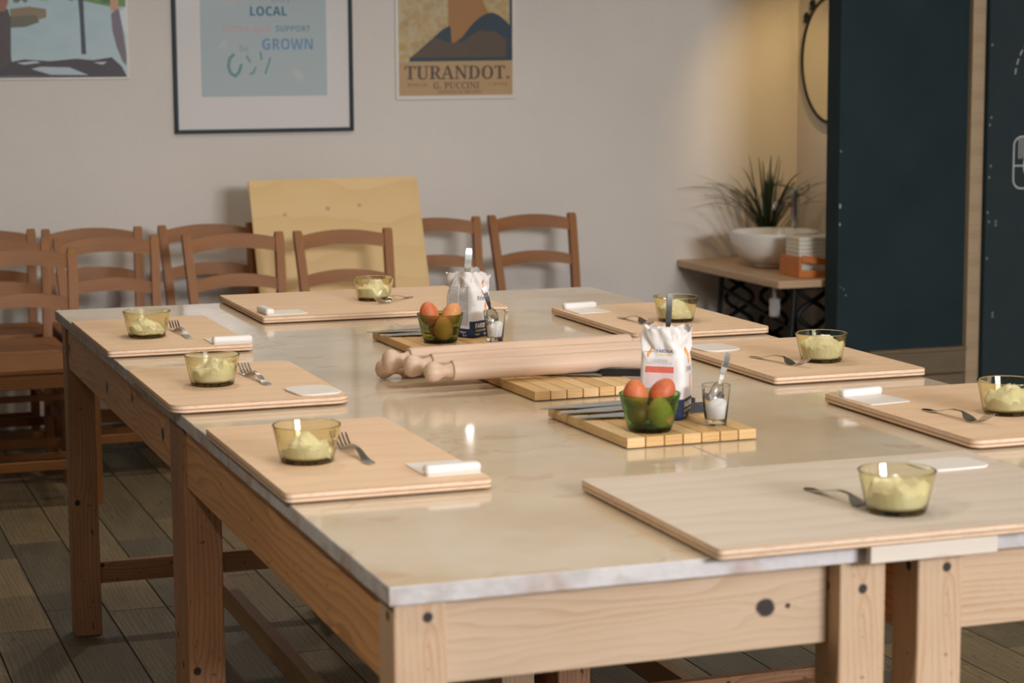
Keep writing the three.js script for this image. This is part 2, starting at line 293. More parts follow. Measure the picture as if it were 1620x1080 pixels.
// chalkboard with a chalk drawing
{
  const chalk = canvasTex(1024, 2048, (c, w, h) => {
    const px = (x, y) => [(x - 4.22) / 1.2 * w, (1 - y / 2.4) * h];
    c.fillStyle = 'rgb(37,50,53)'; c.fillRect(0, 0, w, h);
    let s = 5; const r = () => (s = (s * 16807) % 2147483647) / 2147483647;
    for (let i = 0; i < 240; i++) { c.fillStyle = `rgba(150,155,150,${0.006 + r() * 0.012})`; const x = r() * w, y = r() * h, q = 20 + r() * 90; c.beginPath(); c.ellipse(x, y, q, q * 0.4, r() * 3, 0, 7); c.fill(); }
    c.strokeStyle = 'rgb(226,224,218)'; c.lineWidth = 4.6; c.lineJoin = 'round';
    const [x0, y0] = px(4.352, 1.225), [x1, y1] = px(4.60, 1.0), q = 34;
    c.beginPath(); c.moveTo(x0 + q, y0); c.lineTo(x1 - q, y0); c.arcTo(x1, y0, x1, y0 + q, q); c.lineTo(x1, y1 - q); c.arcTo(x1, y1, x1 - q, y1, q); c.lineTo(x0 + q, y1); c.arcTo(x0, y1, x0, y1 - q, q); c.lineTo(x0, y0 + q); c.arcTo(x0, y0, x0 + q, y0, q); c.closePath(); c.stroke();
    const cx = (x0 + x1) / 2, cy = y0 + (y1 - y0) * 0.56;
    c.beginPath(); c.arc(cx, cy, 62, 0, 7); c.stroke(); c.beginPath(); c.arc(cx, cy, 38, 0, 7); c.stroke();
    c.beginPath(); c.moveTo(x0, cy); c.lineTo(cx - 62, cy); c.moveTo(cx + 62, cy); c.lineTo(x1, cy); c.stroke();
    c.lineWidth = 3; for (const k of [22, 32, 42]) { c.beginPath(); c.moveTo(x0 + k, y0 + 4); c.lineTo(x0 + k, cy - 26); c.stroke(); }
    c.setLineDash([22, 14]); c.lineWidth = 3.6; c.beginPath(); c.arc(...px(4.60, 1.47), 215, Math.PI * 1.03, Math.PI * 1.5); c.stroke(); c.setLineDash([]);
    c.fillStyle = 'rgba(190,188,180,0.9)';
    for (const [x, y] of [[4.232, 1.62], [4.236, 1.31], [4.229, 1.278], [4.238, 1.1], [4.232, 1.052], [4.236, 0.86], [4.228, 0.9], [4.27, 0.86], [4.265, 0.46], [4.265, 0.445], [4.27, 0.845], [4.23, 0.7]]) { c.beginPath(); c.ellipse(...px(x, y), 2.6, 4.5, 0, 0, 7); c.fill(); }
  });
  const cb = thing('chalkboard', 'tall black chalkboard with a rounded camera outline drawn in chalk', 'chalkboard', [4.822, 0.0, -5.365]);
  mesh('panel', at(new RoundedBoxGeometry(1.2, 2.39, 0.05, 1, 0.004), 0, 1.2, 0), M.black, cb);
  mesh('writing_surface', at(new THREE.PlaneGeometry(1.194, 2.384), 0, 1.2, 0.0256), std({ map: chalk, roughness: 0.85 }), cb);
}

// ------------------------------------------------------------------ lamps
function ceilingSpot(x, z, power, label) {
  const t = thing('ceiling_spot', label, 'lamp', [x, 2.72, z], 0, 'black ceiling spots');
  mesh('housing', lathe([[0.001, 0.2], [0.055, 0.2], [0.06, 0.19], [0.06, 0.0], [0.052, 0.0], [0.052, 0.03], [0.001, 0.03]], 24), M.lampBody, t);
  mesh('stem', at(new THREE.CylinderGeometry(0.008, 0.008, 0.68, 10), 0, 0.54, 0), M.lampBody, t);
  mesh('lens', at(new THREE.CylinderGeometry(0.05, 0.05, 0.006, 24), 0, 0.012, 0), M.glow, t);
  const l = new THREE.SpotLight(WARM, LAMP_LIGHT * power, 0, 1.3, 0.5, 2);
  l.position.set(0, -0.01, 0); l.target.position.set(0, -2, 0); l.castShadow = true; l.shadow.radius = 2.5; l.name = 'spot_beam';
  t.add(l); t.add(l.target);
}
ceilingSpot(0.35, -0.5, 0.56, 'black ceiling spot over the knotty table front, on its open side');
ceilingSpot(1.25, -0.5, 0.46, 'black ceiling spot over the bright green egg bowl, on the chalkboard side');
ceilingSpot(0.35, -2.4, 0.9, 'black ceiling spot over the table end by the chairs, open side');
ceilingSpot(1.25, -2.4, 0.75, 'black ceiling spot over the table end by the washbasin');
ceilingSpot(0.9, -4.8, 1.0, 'added unseen spot brightening the poster wall, between table and leaning board');  // added lamp, lifts the brightness of the poster wall
ceilingSpot(2.1, -4.7, 0.95, 'added unseen spot brightening the wall between the chairs and the washbasin counter');  // another added lamp for the wall, nearer the washbasin
ceilingSpot(-1.15, 0.5, 2.4, 'added unseen spot brightening the table side, over the bare floor');  // added lamp, fills the dark side apron of the table
{ // unseen warm spot behind the partition, cone shaped to edge the glow on the wall
  const t = thing('unseen_niche_spot', 'unseen warm spot behind the black partition, shaped for the niche glow', 'lamp', [3.66, 1.95, -5.66]);
  const aim = V(0.39, -0.7, -0.93).normalize(), q = new THREE.Quaternion().setFromUnitVectors(V(0, -1, 0), aim);
  mesh('bracket', at(new THREE.CylinderGeometry(0.01, 0.01, 0.12, 10).rotateX(Math.PI / 2), 0, 0.02, 0.085), M.lampBody, t);
  mesh('housing', lathe([[0.001, 0.1], [0.03, 0.1], [0.036, 0.09], [0.036, 0.0], [0.032, 0.0], [0.032, 0.02], [0.001, 0.02]], 24).applyQuaternion(q), M.lampBody, t);
  mesh('lens', at(new THREE.CylinderGeometry(0.031, 0.031, 0.005, 20), 0, 0.008, 0).applyQuaternion(q), std({ color: 0xffffff, emissive: AMBER, emissiveIntensity: 10 }), t);
  const l = new THREE.SpotLight(AMBER, UNSEEN_SPOT_LIGHT, 0, 0.7, 0.6, 2);
  l.position.copy(aim).multiplyScalar(0.012); l.target.position.copy(aim).multiplyScalar(2); l.castShadow = true; l.shadow.radius = 1.5; l.name = 'spot_beam'; t.add(l); t.add(l.target);
}

// ------------------------------------------------------------------ tables
const TOP = 0.9, WID = 1.575, MIDX = 0.783, SEAM = -1.56, FAR = -3.272;
function stoneSlab(x0, x1, z0, z1) {                      // z0 < z1; a slightly irregular outline, worn arris
  const s = new THREE.Shape(), pts = [], j = () => rr(-0.0012, 0), step = 0.035;
  const edge = (ax, ay, bx_, by_) => { const n = Math.round(Math.hypot(bx_ - ax, by_ - ay) / step); for (let i = 0; i < n; i++) pts.push([ax + (bx_ - ax) * i / n + j(), ay + (by_ - ay) * i / n + j()]); };
  const b = 0.0018; x0 += b; x1 -= b; z0 += b; z1 -= b;
  edge(x0, -z1, x1, -z1); edge(x1, -z1, x1, -z0); edge(x1, -z0, x0, -z0); edge(x0, -z0, x0, -z1);
  pts.forEach(([x, y], i) => (i ? s.lineTo(x, y) : s.moveTo(x, y)));
  return new THREE.ExtrudeGeometry(s, { depth: 0.0224, bevelEnabled: true, bevelSize: b, bevelThickness: b, bevelSegments: 2 }).translate(0, 0, 0.0018).rotateX(-Math.PI / 2);
}
function makeTable(label, x0, x1, z0, z1, { lx0 = 0.01, lx1 = 0.01, old = false, front = null }) {
  const cx = (x0 + x1) / 2, cz = (z0 + z1) / 2, t = thing('pine_table', label, 'table', [cx, 0, cz], 0, 'pine tables pushed together');
  const wm = old ? M.pineOld : M.pine, lm = old ? M.legOld : M.pineLeg, LW = 0.074, yT = TOP - 0.0262;
  const xa = x0 + lx0 + LW / 2, xb = x1 - lx1 - LW / 2, za = z0 + 0.012 + LW / 2, zb = z1 - 0.012 - LW / 2;
  let k = 0;
  for (const [x, z] of [[xa, zb], [xb, zb], [xa, za], [xb, za]]) mesh('leg', at(rbox(LW, yT, LW, 0.004, 1, [0.42 + 0.02 * k, 0.04 + 0.01 * k]), x - cx, yT / 2, z - cz), k++ === 2 ? M.legOld : lm, t);
  const AH = 0.125, yA = yT - AH / 2;
  mesh('apron', at(rbox(xb - xa - LW, AH, 0.022, 0.002, 0, [0.29, 0.08]), (xa + xb) / 2 - cx, yA, z1 - 0.012 - 0.034 - 0.011 - cz), front || wm, t);
  mesh('apron', at(rbox(xb - xa - LW, AH, 0.022, 0.002, 0), (xa + xb) / 2 - cx, yA, z0 + 0.012 + 0.034 + 0.011 - cz), wm, t);
  mesh('apron', at(rbox(0.022, AH, zb - za - LW, 0.002, 2), xa - LW / 2 + 0.006 + 0.011 - cx, yA, cz - cz), M.pineOld, t);
  mesh('apron', at(rbox(0.022, AH, zb - za - LW, 0.002, 2), xb + LW / 2 - 0.006 - 0.011 - cx, yA, cz - cz), M.pineOld, t);
  for (const z of [za, zb]) mesh('stretcher', at(rbox(xb - xa - LW, 0.06, 0.026, 0.002, 0), (xa + xb) / 2 - cx, 0.17, z - cz), M.legOld, t);
  mesh('centre_rail', at(rbox(0.03, 0.06, zb - za - 0.026, 0.002, 2), (xa + xb) / 2 - cx - 0.02, 0.17, 0), M.rail, t);
  return t;
}
makeTable('pine table with a dark round knot in its front rail', 0, MIDX, SEAM, 0, { lx0: 0.008, lx1: 0.045, front: M.pineApron });
makeTable('pine table on the chalkboard side, farthest from the chairs', MIDX + 0.003, WID, SEAM, 0, { lx0: 0.004 });
makeTable('old dark pine table on the open side, closest to the chairs', 0, MIDX, FAR, SEAM - 0.006, { lx0: 0.014, old: true });
makeTable('old dark pine table closest to the washbasin', MIDX + 0.003, WID, FAR, SEAM - 0.006, { old: true });
for (const [x0, x1, label] of [[0, MIDX - 0.0004, 'long polished beige marble worktop on the open side'], [MIDX + 0.0004, WID, 'long polished beige marble worktop on the black-wall side']])
  tag(mesh('marble_worktop', stoneSlab(x0, x1, FAR, 0).translate(0, TOP - 0.026, 0), [M.marble, M.marbleEdge]), label, 'worktop', 'marble worktops laid side by side');

// ------------------------------------------------------------------ chairs
function makeChair() {
  const t = thing('wooden_chair', '', 'chair', [0, 0, 0], 0, 'brown ladder-back chairs by the poster wall');
  const m = M.chair, SH = 0.5, hz = V(0, 0, 0.017), hx = V(0.0175, 0, 0);
  const postX = (y) => 0.172 + 0.02 * clamp((y - 0.4) / 0.48), postZ = (y) => y < SH ? -0.2 : -0.2 - 0.1 * Math.pow((y - SH) / 0.38, 1.15);
  for (const s of [-1, 1]) {
    mesh('leg', loft([0, 0.25, 0.45, SH, 0.6, 0.7, 0.8, 0.86, 0.878].map((y, i) => [V(s * postX(y), y, postZ(y)), hx.clone().multiplyScalar(i === 8 ? 0.85 : 1), hz.clone().multiplyScalar(y === 0 ? 0.9 : i === 8 ? 0.8 : 1)]), 1), m, t);
    mesh('leg', loft([0, 0.2, 0.465].map((y) => [V(s * 0.187, y, 0.205), V(0.017, 0, 0), V(0, 0, 0.017)]), 1), m, t);
  }
  const slat = (y0, h, arch) => {
    const w = postX(y0) - 0.01, sec = [];
    for (let i = 0; i <= 10; i++) { const x = -w + 2 * w * i / 10, q = 1 - (x / w) ** 2, y = y0 + arch * q; sec.push([V(x, y, postZ(y0) - 0.018 * q), V(0, h / 2 * (0.94 + 0.06 * q), -0.12 * h), V(0, 0, 0.0085)]); }
    return loft(sec, 0);
  };
  mesh('back_slat', slat(0.828, 0.058, 0.02), m, t);
  mesh('back_slat', slat(0.672, 0.05, 0.02), m, t);
  const seat = mesh('seat', at(rbox(0.405, 0.022, 0.4, 0.006, 0), 0, 0.49, 0.02), m, t);
  mesh('seat_rail', at(rbox(0.34, 0.05, 0.02, 0.003, 0), 0, 0.452, 0.205), m, t);
  mesh('seat_rail', at(rbox(0.31, 0.05, 0.02, 0.003, 0), 0, 0.452, -0.2), m, t);
  for (const s of [-1, 1]) {
    mesh('seat_rail', at(rbox(0.02, 0.05, 0.37, 0.003, 2), s * 0.18, 0.452, 0), m, t);
    mesh('stretcher', at(rbox(0.018, 0.026, 0.38, 0.003, 2), s * 0.18, 0.22, 0), m, t);
  }
  mesh('stretcher', at(rbox(0.36, 0.034, 0.018, 0.003, 0), 0, 0.15, 0.205), m, t);
  mesh('stretcher', at(rbox(0.31, 0.024, 0.016, 0.003, 0), 0, 0.33, -0.2), m, t);
  mesh('stretcher', at(rbox(0.31, 0.024, 0.016, 0.003, 0), 0, 0.11, -0.2), m, t);
  return t;
}
{
  const c0 = makeChair();
  // [x of the middle, z of the back's top, turn, label]
  const spots = [
    [0.155, -5.465, 0.0, 'brown ladder-back chair standing apart in front of the other chairs'],
    [0.115, -5.93, 0.0, 'brown ladder-back chair of the front row, right behind the chair standing apart'],
    [0.545, -5.915, 0.0, 'brown ladder-back chair of the front row, second from the chair standing apart'],
    [1.055, -5.88, 0.02, 'brown ladder-back chair of the front row, just before the edge of the leaning board'],
    [1.512, -5.88, 0.01, 'brown ladder-back chair of the front row, in front of the leaning board'],
    [0.12, -6.43, 0, 'brown ladder-back chair of the back row, farthest from the leaning board'],
    [0.555, -6.385, -0.01, 'brown ladder-back chair of the back row under the print with the painted reflection'],
    [1.052, -6.40, 0.02, 'brown ladder-back chair against the wall, its back cut off by the leaning board'],
    [2.04, -6.34, -0.03, 'brown ladder-back chair between the leaning board and the last chair of the row'],
    [2.52, -6.37, 0.01, 'brown ladder-back chair at the row end closest to the washbasin'],
  ];
  spots.forEach(([x, z, a, label], i) => { const pz = z + 0.3; if (i) copyOf(c0, [x, 0, pz], a, label); else { c0.position.set(x, 0, pz); c0.rotation.y = a; c0.userData.label = label; } });
}
{ // board leaning on the back row of chairs, standing on their seats
  const t = thing('leaning_board', 'large yellowish plywood board standing on chair seats, leaning back on chairs', 'board', [1.573, 0.502, -6.06]);
  const g = slab(0.745, 0.60, 0.014, 0.006).rotateX(Math.PI / 2).rotateX(-0.36).translate(0, 0.28, -0.1);
  g.computeBoundingBox();
  g.translate(0, -g.boundingBox.min.y, 0);
  gridUV(g, 0);
  mesh('panel', gridUV(g, 0, 0.4, 0.02), M.plyYellow, t);
}

// ------------------------------------------------------------------ things on the wall
function textPoster(c, text, x, y, size, color, font = 'sans-serif', weight = 'bold', stretch = 1) { c.save(); c.translate(x, y); c.scale(stretch, 1); c.fillStyle = color; c.font = `${weight} ${size}px ${font}`; c.textAlign = 'center'; c.textBaseline = 'middle'; c.fillText(text, 0, 0); c.restore(); }
{
  // black framed poster on a white mount, glare haze painted into the pale blue print
  const x0 = 0.962, x1 = 1.762, y0 = 1.256, H = 1.1, cx = (x0 + x1) / 2;
  const t = thing('framed_poster', 'poster with hand lettering on pale blue, glare haze painted in, thin dark frame', 'poster', [cx, y0, BACK]);
  const W = x1 - x0, b = 0.016;
  for (const [w, h, x, y] of [[W, b, 0, b / 2], [W, b, 0, H - b / 2], [b, H - 2 * b, -W / 2 + b / 2, H / 2], [b, H - 2 * b, W / 2 - b / 2, H / 2]]) mesh('frame_bar', at(new RoundedBoxGeometry(w, h, 0.022, 1, 0.003), x, y, 0.0115), M.frame, t);
  mesh('mount', at(new THREE.BoxGeometry(W - 0.01, H - 0.01, 0.004), 0, H / 2, 0.006), M.paper, t);
  const pr = canvasTex(1024, 1280, (c, w, h) => {
    c.fillStyle = 'rgb(176,190,194)'; c.fillRect(0, 0, w, h);
    // print is 0.56 m wide and 0.70 m tall; y measured from its foot
    const p = (x, y) => [x / 0.56 * w, h - y / 0.70 * h];
    const hand = (s, x, y, size, col, o = {}) => textPoster(c, s, ...p(x, y - 0.017), size, col, o.font || 'sans-serif', o.weight || 'normal', o.k || 1);
    hand('LOCAL', 0.30, 0.385, 100, 'rgb(58,114,142)', { weight: 'bold' });
    hand('farms and', 0.20, 0.31, 80, 'rgb(204,160,166)', { font: 'serif' });
    hand('SUPPORT', 0.41, 0.31, 66, 'rgb(120,146,166)', { weight: 'bold' });
    hand('be', 0.19, 0.225, 70, 'rgb(142,156,168)', { font: 'serif' });
    hand('GROWN', 0.385, 0.242, 122, 'rgb(116,148,184)', { k: 0.93, weight: 'bold' });
    c.strokeStyle = 'rgb(106,152,156)'; c.lineCap = 'round'; c.lineWidth = 24;
    const st = (a) => { c.beginPath(); a.forEach(([x, y], i) => (i ? c.lineTo(...p(x, y)) : c.moveTo(...p(x, y)))); c.stroke(); };
    st([[0.142, 0.18], [0.125, 0.165], [0.118, 0.13], [0.128, 0.10], [0.148, 0.088], [0.165, 0.105], [0.175, 0.135]]);
    c.lineWidth = 15; st([[0.20, 0.175], [0.215, 0.15]]); st([[0.238, 0.125], [0.228, 0.1], [0.215, 0.098]]); st([[0.305, 0.165], [0.29, 0.12], [0.282, 0.098]]); st([[0.262, 0.19], [0.266, 0.16]]);
    c.fillStyle = 'rgb(190,194,196)';
    for (const [x, y, a, q] of [[0.095, 0.225, -0.7, 46], [0.43, 0.09, 0.9, 60]]) { c.beginPath(); c.ellipse(...p(x, y), q, q * 0.42, a, 0, 7); c.fill(); }
    hand('buy', 0.36, 0.44, 90, 'rgb(150,160,172)', { font: 'serif' }); hand('Buy', 0.14, 0.44, 90, 'rgb(196,172,174)', { font: 'serif' });
  });
  mesh('print', at(new THREE.PlaneGeometry(0.56, 0.70), 0.003, 0.158 + 0.35, 0.0095), std({ map: pr, roughness: 0.7 }), t);
  mesh('glass', at(new THREE.BoxGeometry(W - 0.02, H - 0.02, 0.002), 0, H / 2, 0.0155), M.pane, t);
}
{
  // opera poster stand-in: the lettering, with a plain composition in the same colours
  const x0 = 1.962, x1 = 2.531, y0 = 1.389, H = 0.85, t = thing('opera_poster', 'tan and navy opera poster with large dark lettering, in a clear sleeve', 'poster', [(x0 + x1) / 2, y0, BACK]);
  mesh('sleeve', at(new RoundedBoxGeometry(x1 - x0, H, 0.008, 1, 0.002), 0, H / 2, 0.0042), M.sleeve, t);
  const pr = canvasTex(1024, 1536, (c, w, h) => {
    const p = (x, y) => [x / 0.54 * w, h - y / 0.81 * h];
    let s = 11; const r = () => (s = (s * 16807) % 2147483647) / 2147483647;
    c.fillStyle = 'rgb(190,172,136)'; c.fillRect(0, 0, w, h);
    for (let i = 0; i < 900; i++) { const k = r(); c.fillStyle = k < 0.55 ? 'rgba(178,138,60,0.20)' : 'rgba(160,120,62,0.14)'; const [x, y] = p(r() * 0.54, 0.15 + r() * 0.66); c.beginPath(); c.ellipse(x, y, 14 + r() * 46, 10 + r() * 26, r() * 3, 0, 7); c.fill(); }
    const poly = (col, pts) => { c.fillStyle = col; c.beginPath(); pts.forEach(([x, y], i) => (i ? c.lineTo(...p(x, y)) : c.moveTo(...p(x, y)))); c.closePath(); c.fill(); };
    // plain bands: an ochre column rising from between two navy slopes, brown ground
    poly('rgb(164,114,60)', [[0.24, 0.2], [0.23, 0.5], [0.2, 0.81], [0.38, 0.81], [0.36, 0.5], [0.46, 0.30], [0.46, 0.2]]);
    c.fillStyle = 'rgb(30,52,66)'; c.beginPath(); c.moveTo(...p(0.05, 0.165)); c.quadraticCurveTo(...p(0.12, 0.22), ...p(0.2, 0.29)); c.quadraticCurveTo(...p(0.23, 0.31), ...p(0.245, 0.31)); c.lineTo(...p(0.25, 0.225)); c.lineTo(...p(0.3, 0.26)); c.quadraticCurveTo(...p(0.38, 0.37), ...p(0.445, 0.37)); c.quadraticCurveTo(...p(0.49, 0.36), ...p(0.54, 0.30)); c.lineTo(...p(0.54, 0.165)); c.closePath(); c.fill();
    poly('rgb(86,68,50)', [[0.05, 0.17], [0.12, 0.21], [0.17, 0.26], [0.24, 0.235], [0.3, 0.24], [0.38, 0.29], [0.46, 0.285], [0.51, 0.25], [0.51, 0.17]]);
    for (let i = 0; i < 60; i++) { c.strokeStyle = 'rgba(44,48,48,0.25)'; c.lineWidth = 3; const [x, y] = p(0.1 + r() * 0.4, 0.18 + r() * 0.07); c.beginPath(); c.arc(x, y, 16 + r() * 26, r() * 3, 3 + r() * 3); c.stroke(); }
    poly('rgb(30,52,66)', [[0.05, 0.152], [0.54, 0.155], [0.54, 0.168], [0.05, 0.166]]); poly('rgb(30,52,66)', [[0.527, 0.16], [0.54, 0.16], [0.54, 0.81], [0.527, 0.81]]);
    poly('rgb(182,148,104)', [[0, 0], [0.54, 0], [0.54, 0.152], [0, 0.15]]);
    textPoster(c, 'TURANDOT.', ...p(0.278, 0.102), 158, 'rgb(74,60,46)', 'serif', 'bold', 0.98);
    textPoster(c, 'G. PUCCINI', ...p(0.27, 0.044), 78, 'rgb(92,74,54)', 'serif', 'bold', 0.95);
    textPoster(c, 'MUSICA DI', ...p(0.085, 0.048), 36, 'rgb(126,100,72)', 'serif', 'bold', 0.9);
    textPoster(c, 'G. RICORDI', ...p(0.47, 0.05), 34, 'rgb(136,108,76)', 'serif', 'bold', 0.9);
    textPoster(c, 'EDIZIONI DI MILANO', ...p(0.285, 0.016), 38, 'rgb(120,94,66)', 'serif', 'bold', 0.95);
  });
  mesh('print', at(new THREE.PlaneGeometry(0.54, 0.81), 0.0, 0.018 + 0.405, 0.0086), std({ map: pr, roughness: 0.55 }), t);
}
{
  const x1 = 0.772, x0 = x1 - 0.75, y0 = 1.494, H = 0.6, t = thing('reflection_print', 'poster with a window reflection painted into its print, in a thin sleeve', 'poster', [(x0 + x1) / 2, y0, BACK]);
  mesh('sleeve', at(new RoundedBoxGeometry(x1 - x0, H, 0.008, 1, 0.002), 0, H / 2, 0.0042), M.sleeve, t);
  const pr = canvasTex(1024, 832, (c, w, h) => {  // pale area, dark post and brown rim: a window reflection painted into the print
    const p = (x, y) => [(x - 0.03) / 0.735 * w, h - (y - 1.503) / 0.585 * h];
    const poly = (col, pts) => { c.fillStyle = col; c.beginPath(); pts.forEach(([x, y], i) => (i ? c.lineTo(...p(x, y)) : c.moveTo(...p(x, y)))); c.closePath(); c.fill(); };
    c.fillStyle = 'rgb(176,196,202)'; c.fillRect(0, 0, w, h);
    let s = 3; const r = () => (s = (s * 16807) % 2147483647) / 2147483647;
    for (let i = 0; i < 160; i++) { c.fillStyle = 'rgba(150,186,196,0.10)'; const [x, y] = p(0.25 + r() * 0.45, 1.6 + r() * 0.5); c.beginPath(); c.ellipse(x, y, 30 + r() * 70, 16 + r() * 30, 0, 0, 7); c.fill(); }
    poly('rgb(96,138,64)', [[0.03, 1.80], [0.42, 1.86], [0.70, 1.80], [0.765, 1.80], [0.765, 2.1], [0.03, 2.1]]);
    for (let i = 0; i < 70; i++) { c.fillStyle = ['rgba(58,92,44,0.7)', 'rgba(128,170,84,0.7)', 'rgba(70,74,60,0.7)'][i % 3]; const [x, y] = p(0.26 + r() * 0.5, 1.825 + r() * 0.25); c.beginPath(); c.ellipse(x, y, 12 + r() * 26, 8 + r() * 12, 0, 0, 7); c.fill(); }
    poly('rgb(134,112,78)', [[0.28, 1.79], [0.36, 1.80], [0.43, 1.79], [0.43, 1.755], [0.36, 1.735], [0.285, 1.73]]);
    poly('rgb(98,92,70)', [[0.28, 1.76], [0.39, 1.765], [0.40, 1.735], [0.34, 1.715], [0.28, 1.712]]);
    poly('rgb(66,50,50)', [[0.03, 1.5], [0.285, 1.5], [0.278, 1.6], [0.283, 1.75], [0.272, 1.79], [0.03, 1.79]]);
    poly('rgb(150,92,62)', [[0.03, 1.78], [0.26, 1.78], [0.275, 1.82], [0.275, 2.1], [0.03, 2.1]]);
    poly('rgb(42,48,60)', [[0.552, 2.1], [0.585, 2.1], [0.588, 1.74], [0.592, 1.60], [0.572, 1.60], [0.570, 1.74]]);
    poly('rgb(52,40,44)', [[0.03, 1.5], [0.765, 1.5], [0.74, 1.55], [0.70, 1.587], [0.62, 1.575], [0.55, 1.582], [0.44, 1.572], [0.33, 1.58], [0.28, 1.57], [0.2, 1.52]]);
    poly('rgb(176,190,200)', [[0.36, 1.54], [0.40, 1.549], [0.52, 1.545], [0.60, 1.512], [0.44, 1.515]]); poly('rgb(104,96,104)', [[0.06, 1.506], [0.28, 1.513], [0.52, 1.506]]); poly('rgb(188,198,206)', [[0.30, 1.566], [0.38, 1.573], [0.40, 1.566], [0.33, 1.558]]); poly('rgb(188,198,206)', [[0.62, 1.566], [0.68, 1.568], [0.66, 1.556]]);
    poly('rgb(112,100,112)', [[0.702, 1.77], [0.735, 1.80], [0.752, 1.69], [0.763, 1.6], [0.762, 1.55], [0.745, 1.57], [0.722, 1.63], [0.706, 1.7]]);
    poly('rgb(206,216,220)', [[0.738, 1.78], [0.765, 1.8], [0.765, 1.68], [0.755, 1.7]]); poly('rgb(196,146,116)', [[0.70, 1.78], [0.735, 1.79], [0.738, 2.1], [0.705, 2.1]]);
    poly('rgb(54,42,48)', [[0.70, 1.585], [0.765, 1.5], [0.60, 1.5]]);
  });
  mesh('print', at(new THREE.PlaneGeometry(0.735, 0.585), 0, 0.009 + 0.2925, 0.0086), std({ map: pr, roughness: 0.5 }), t);
}

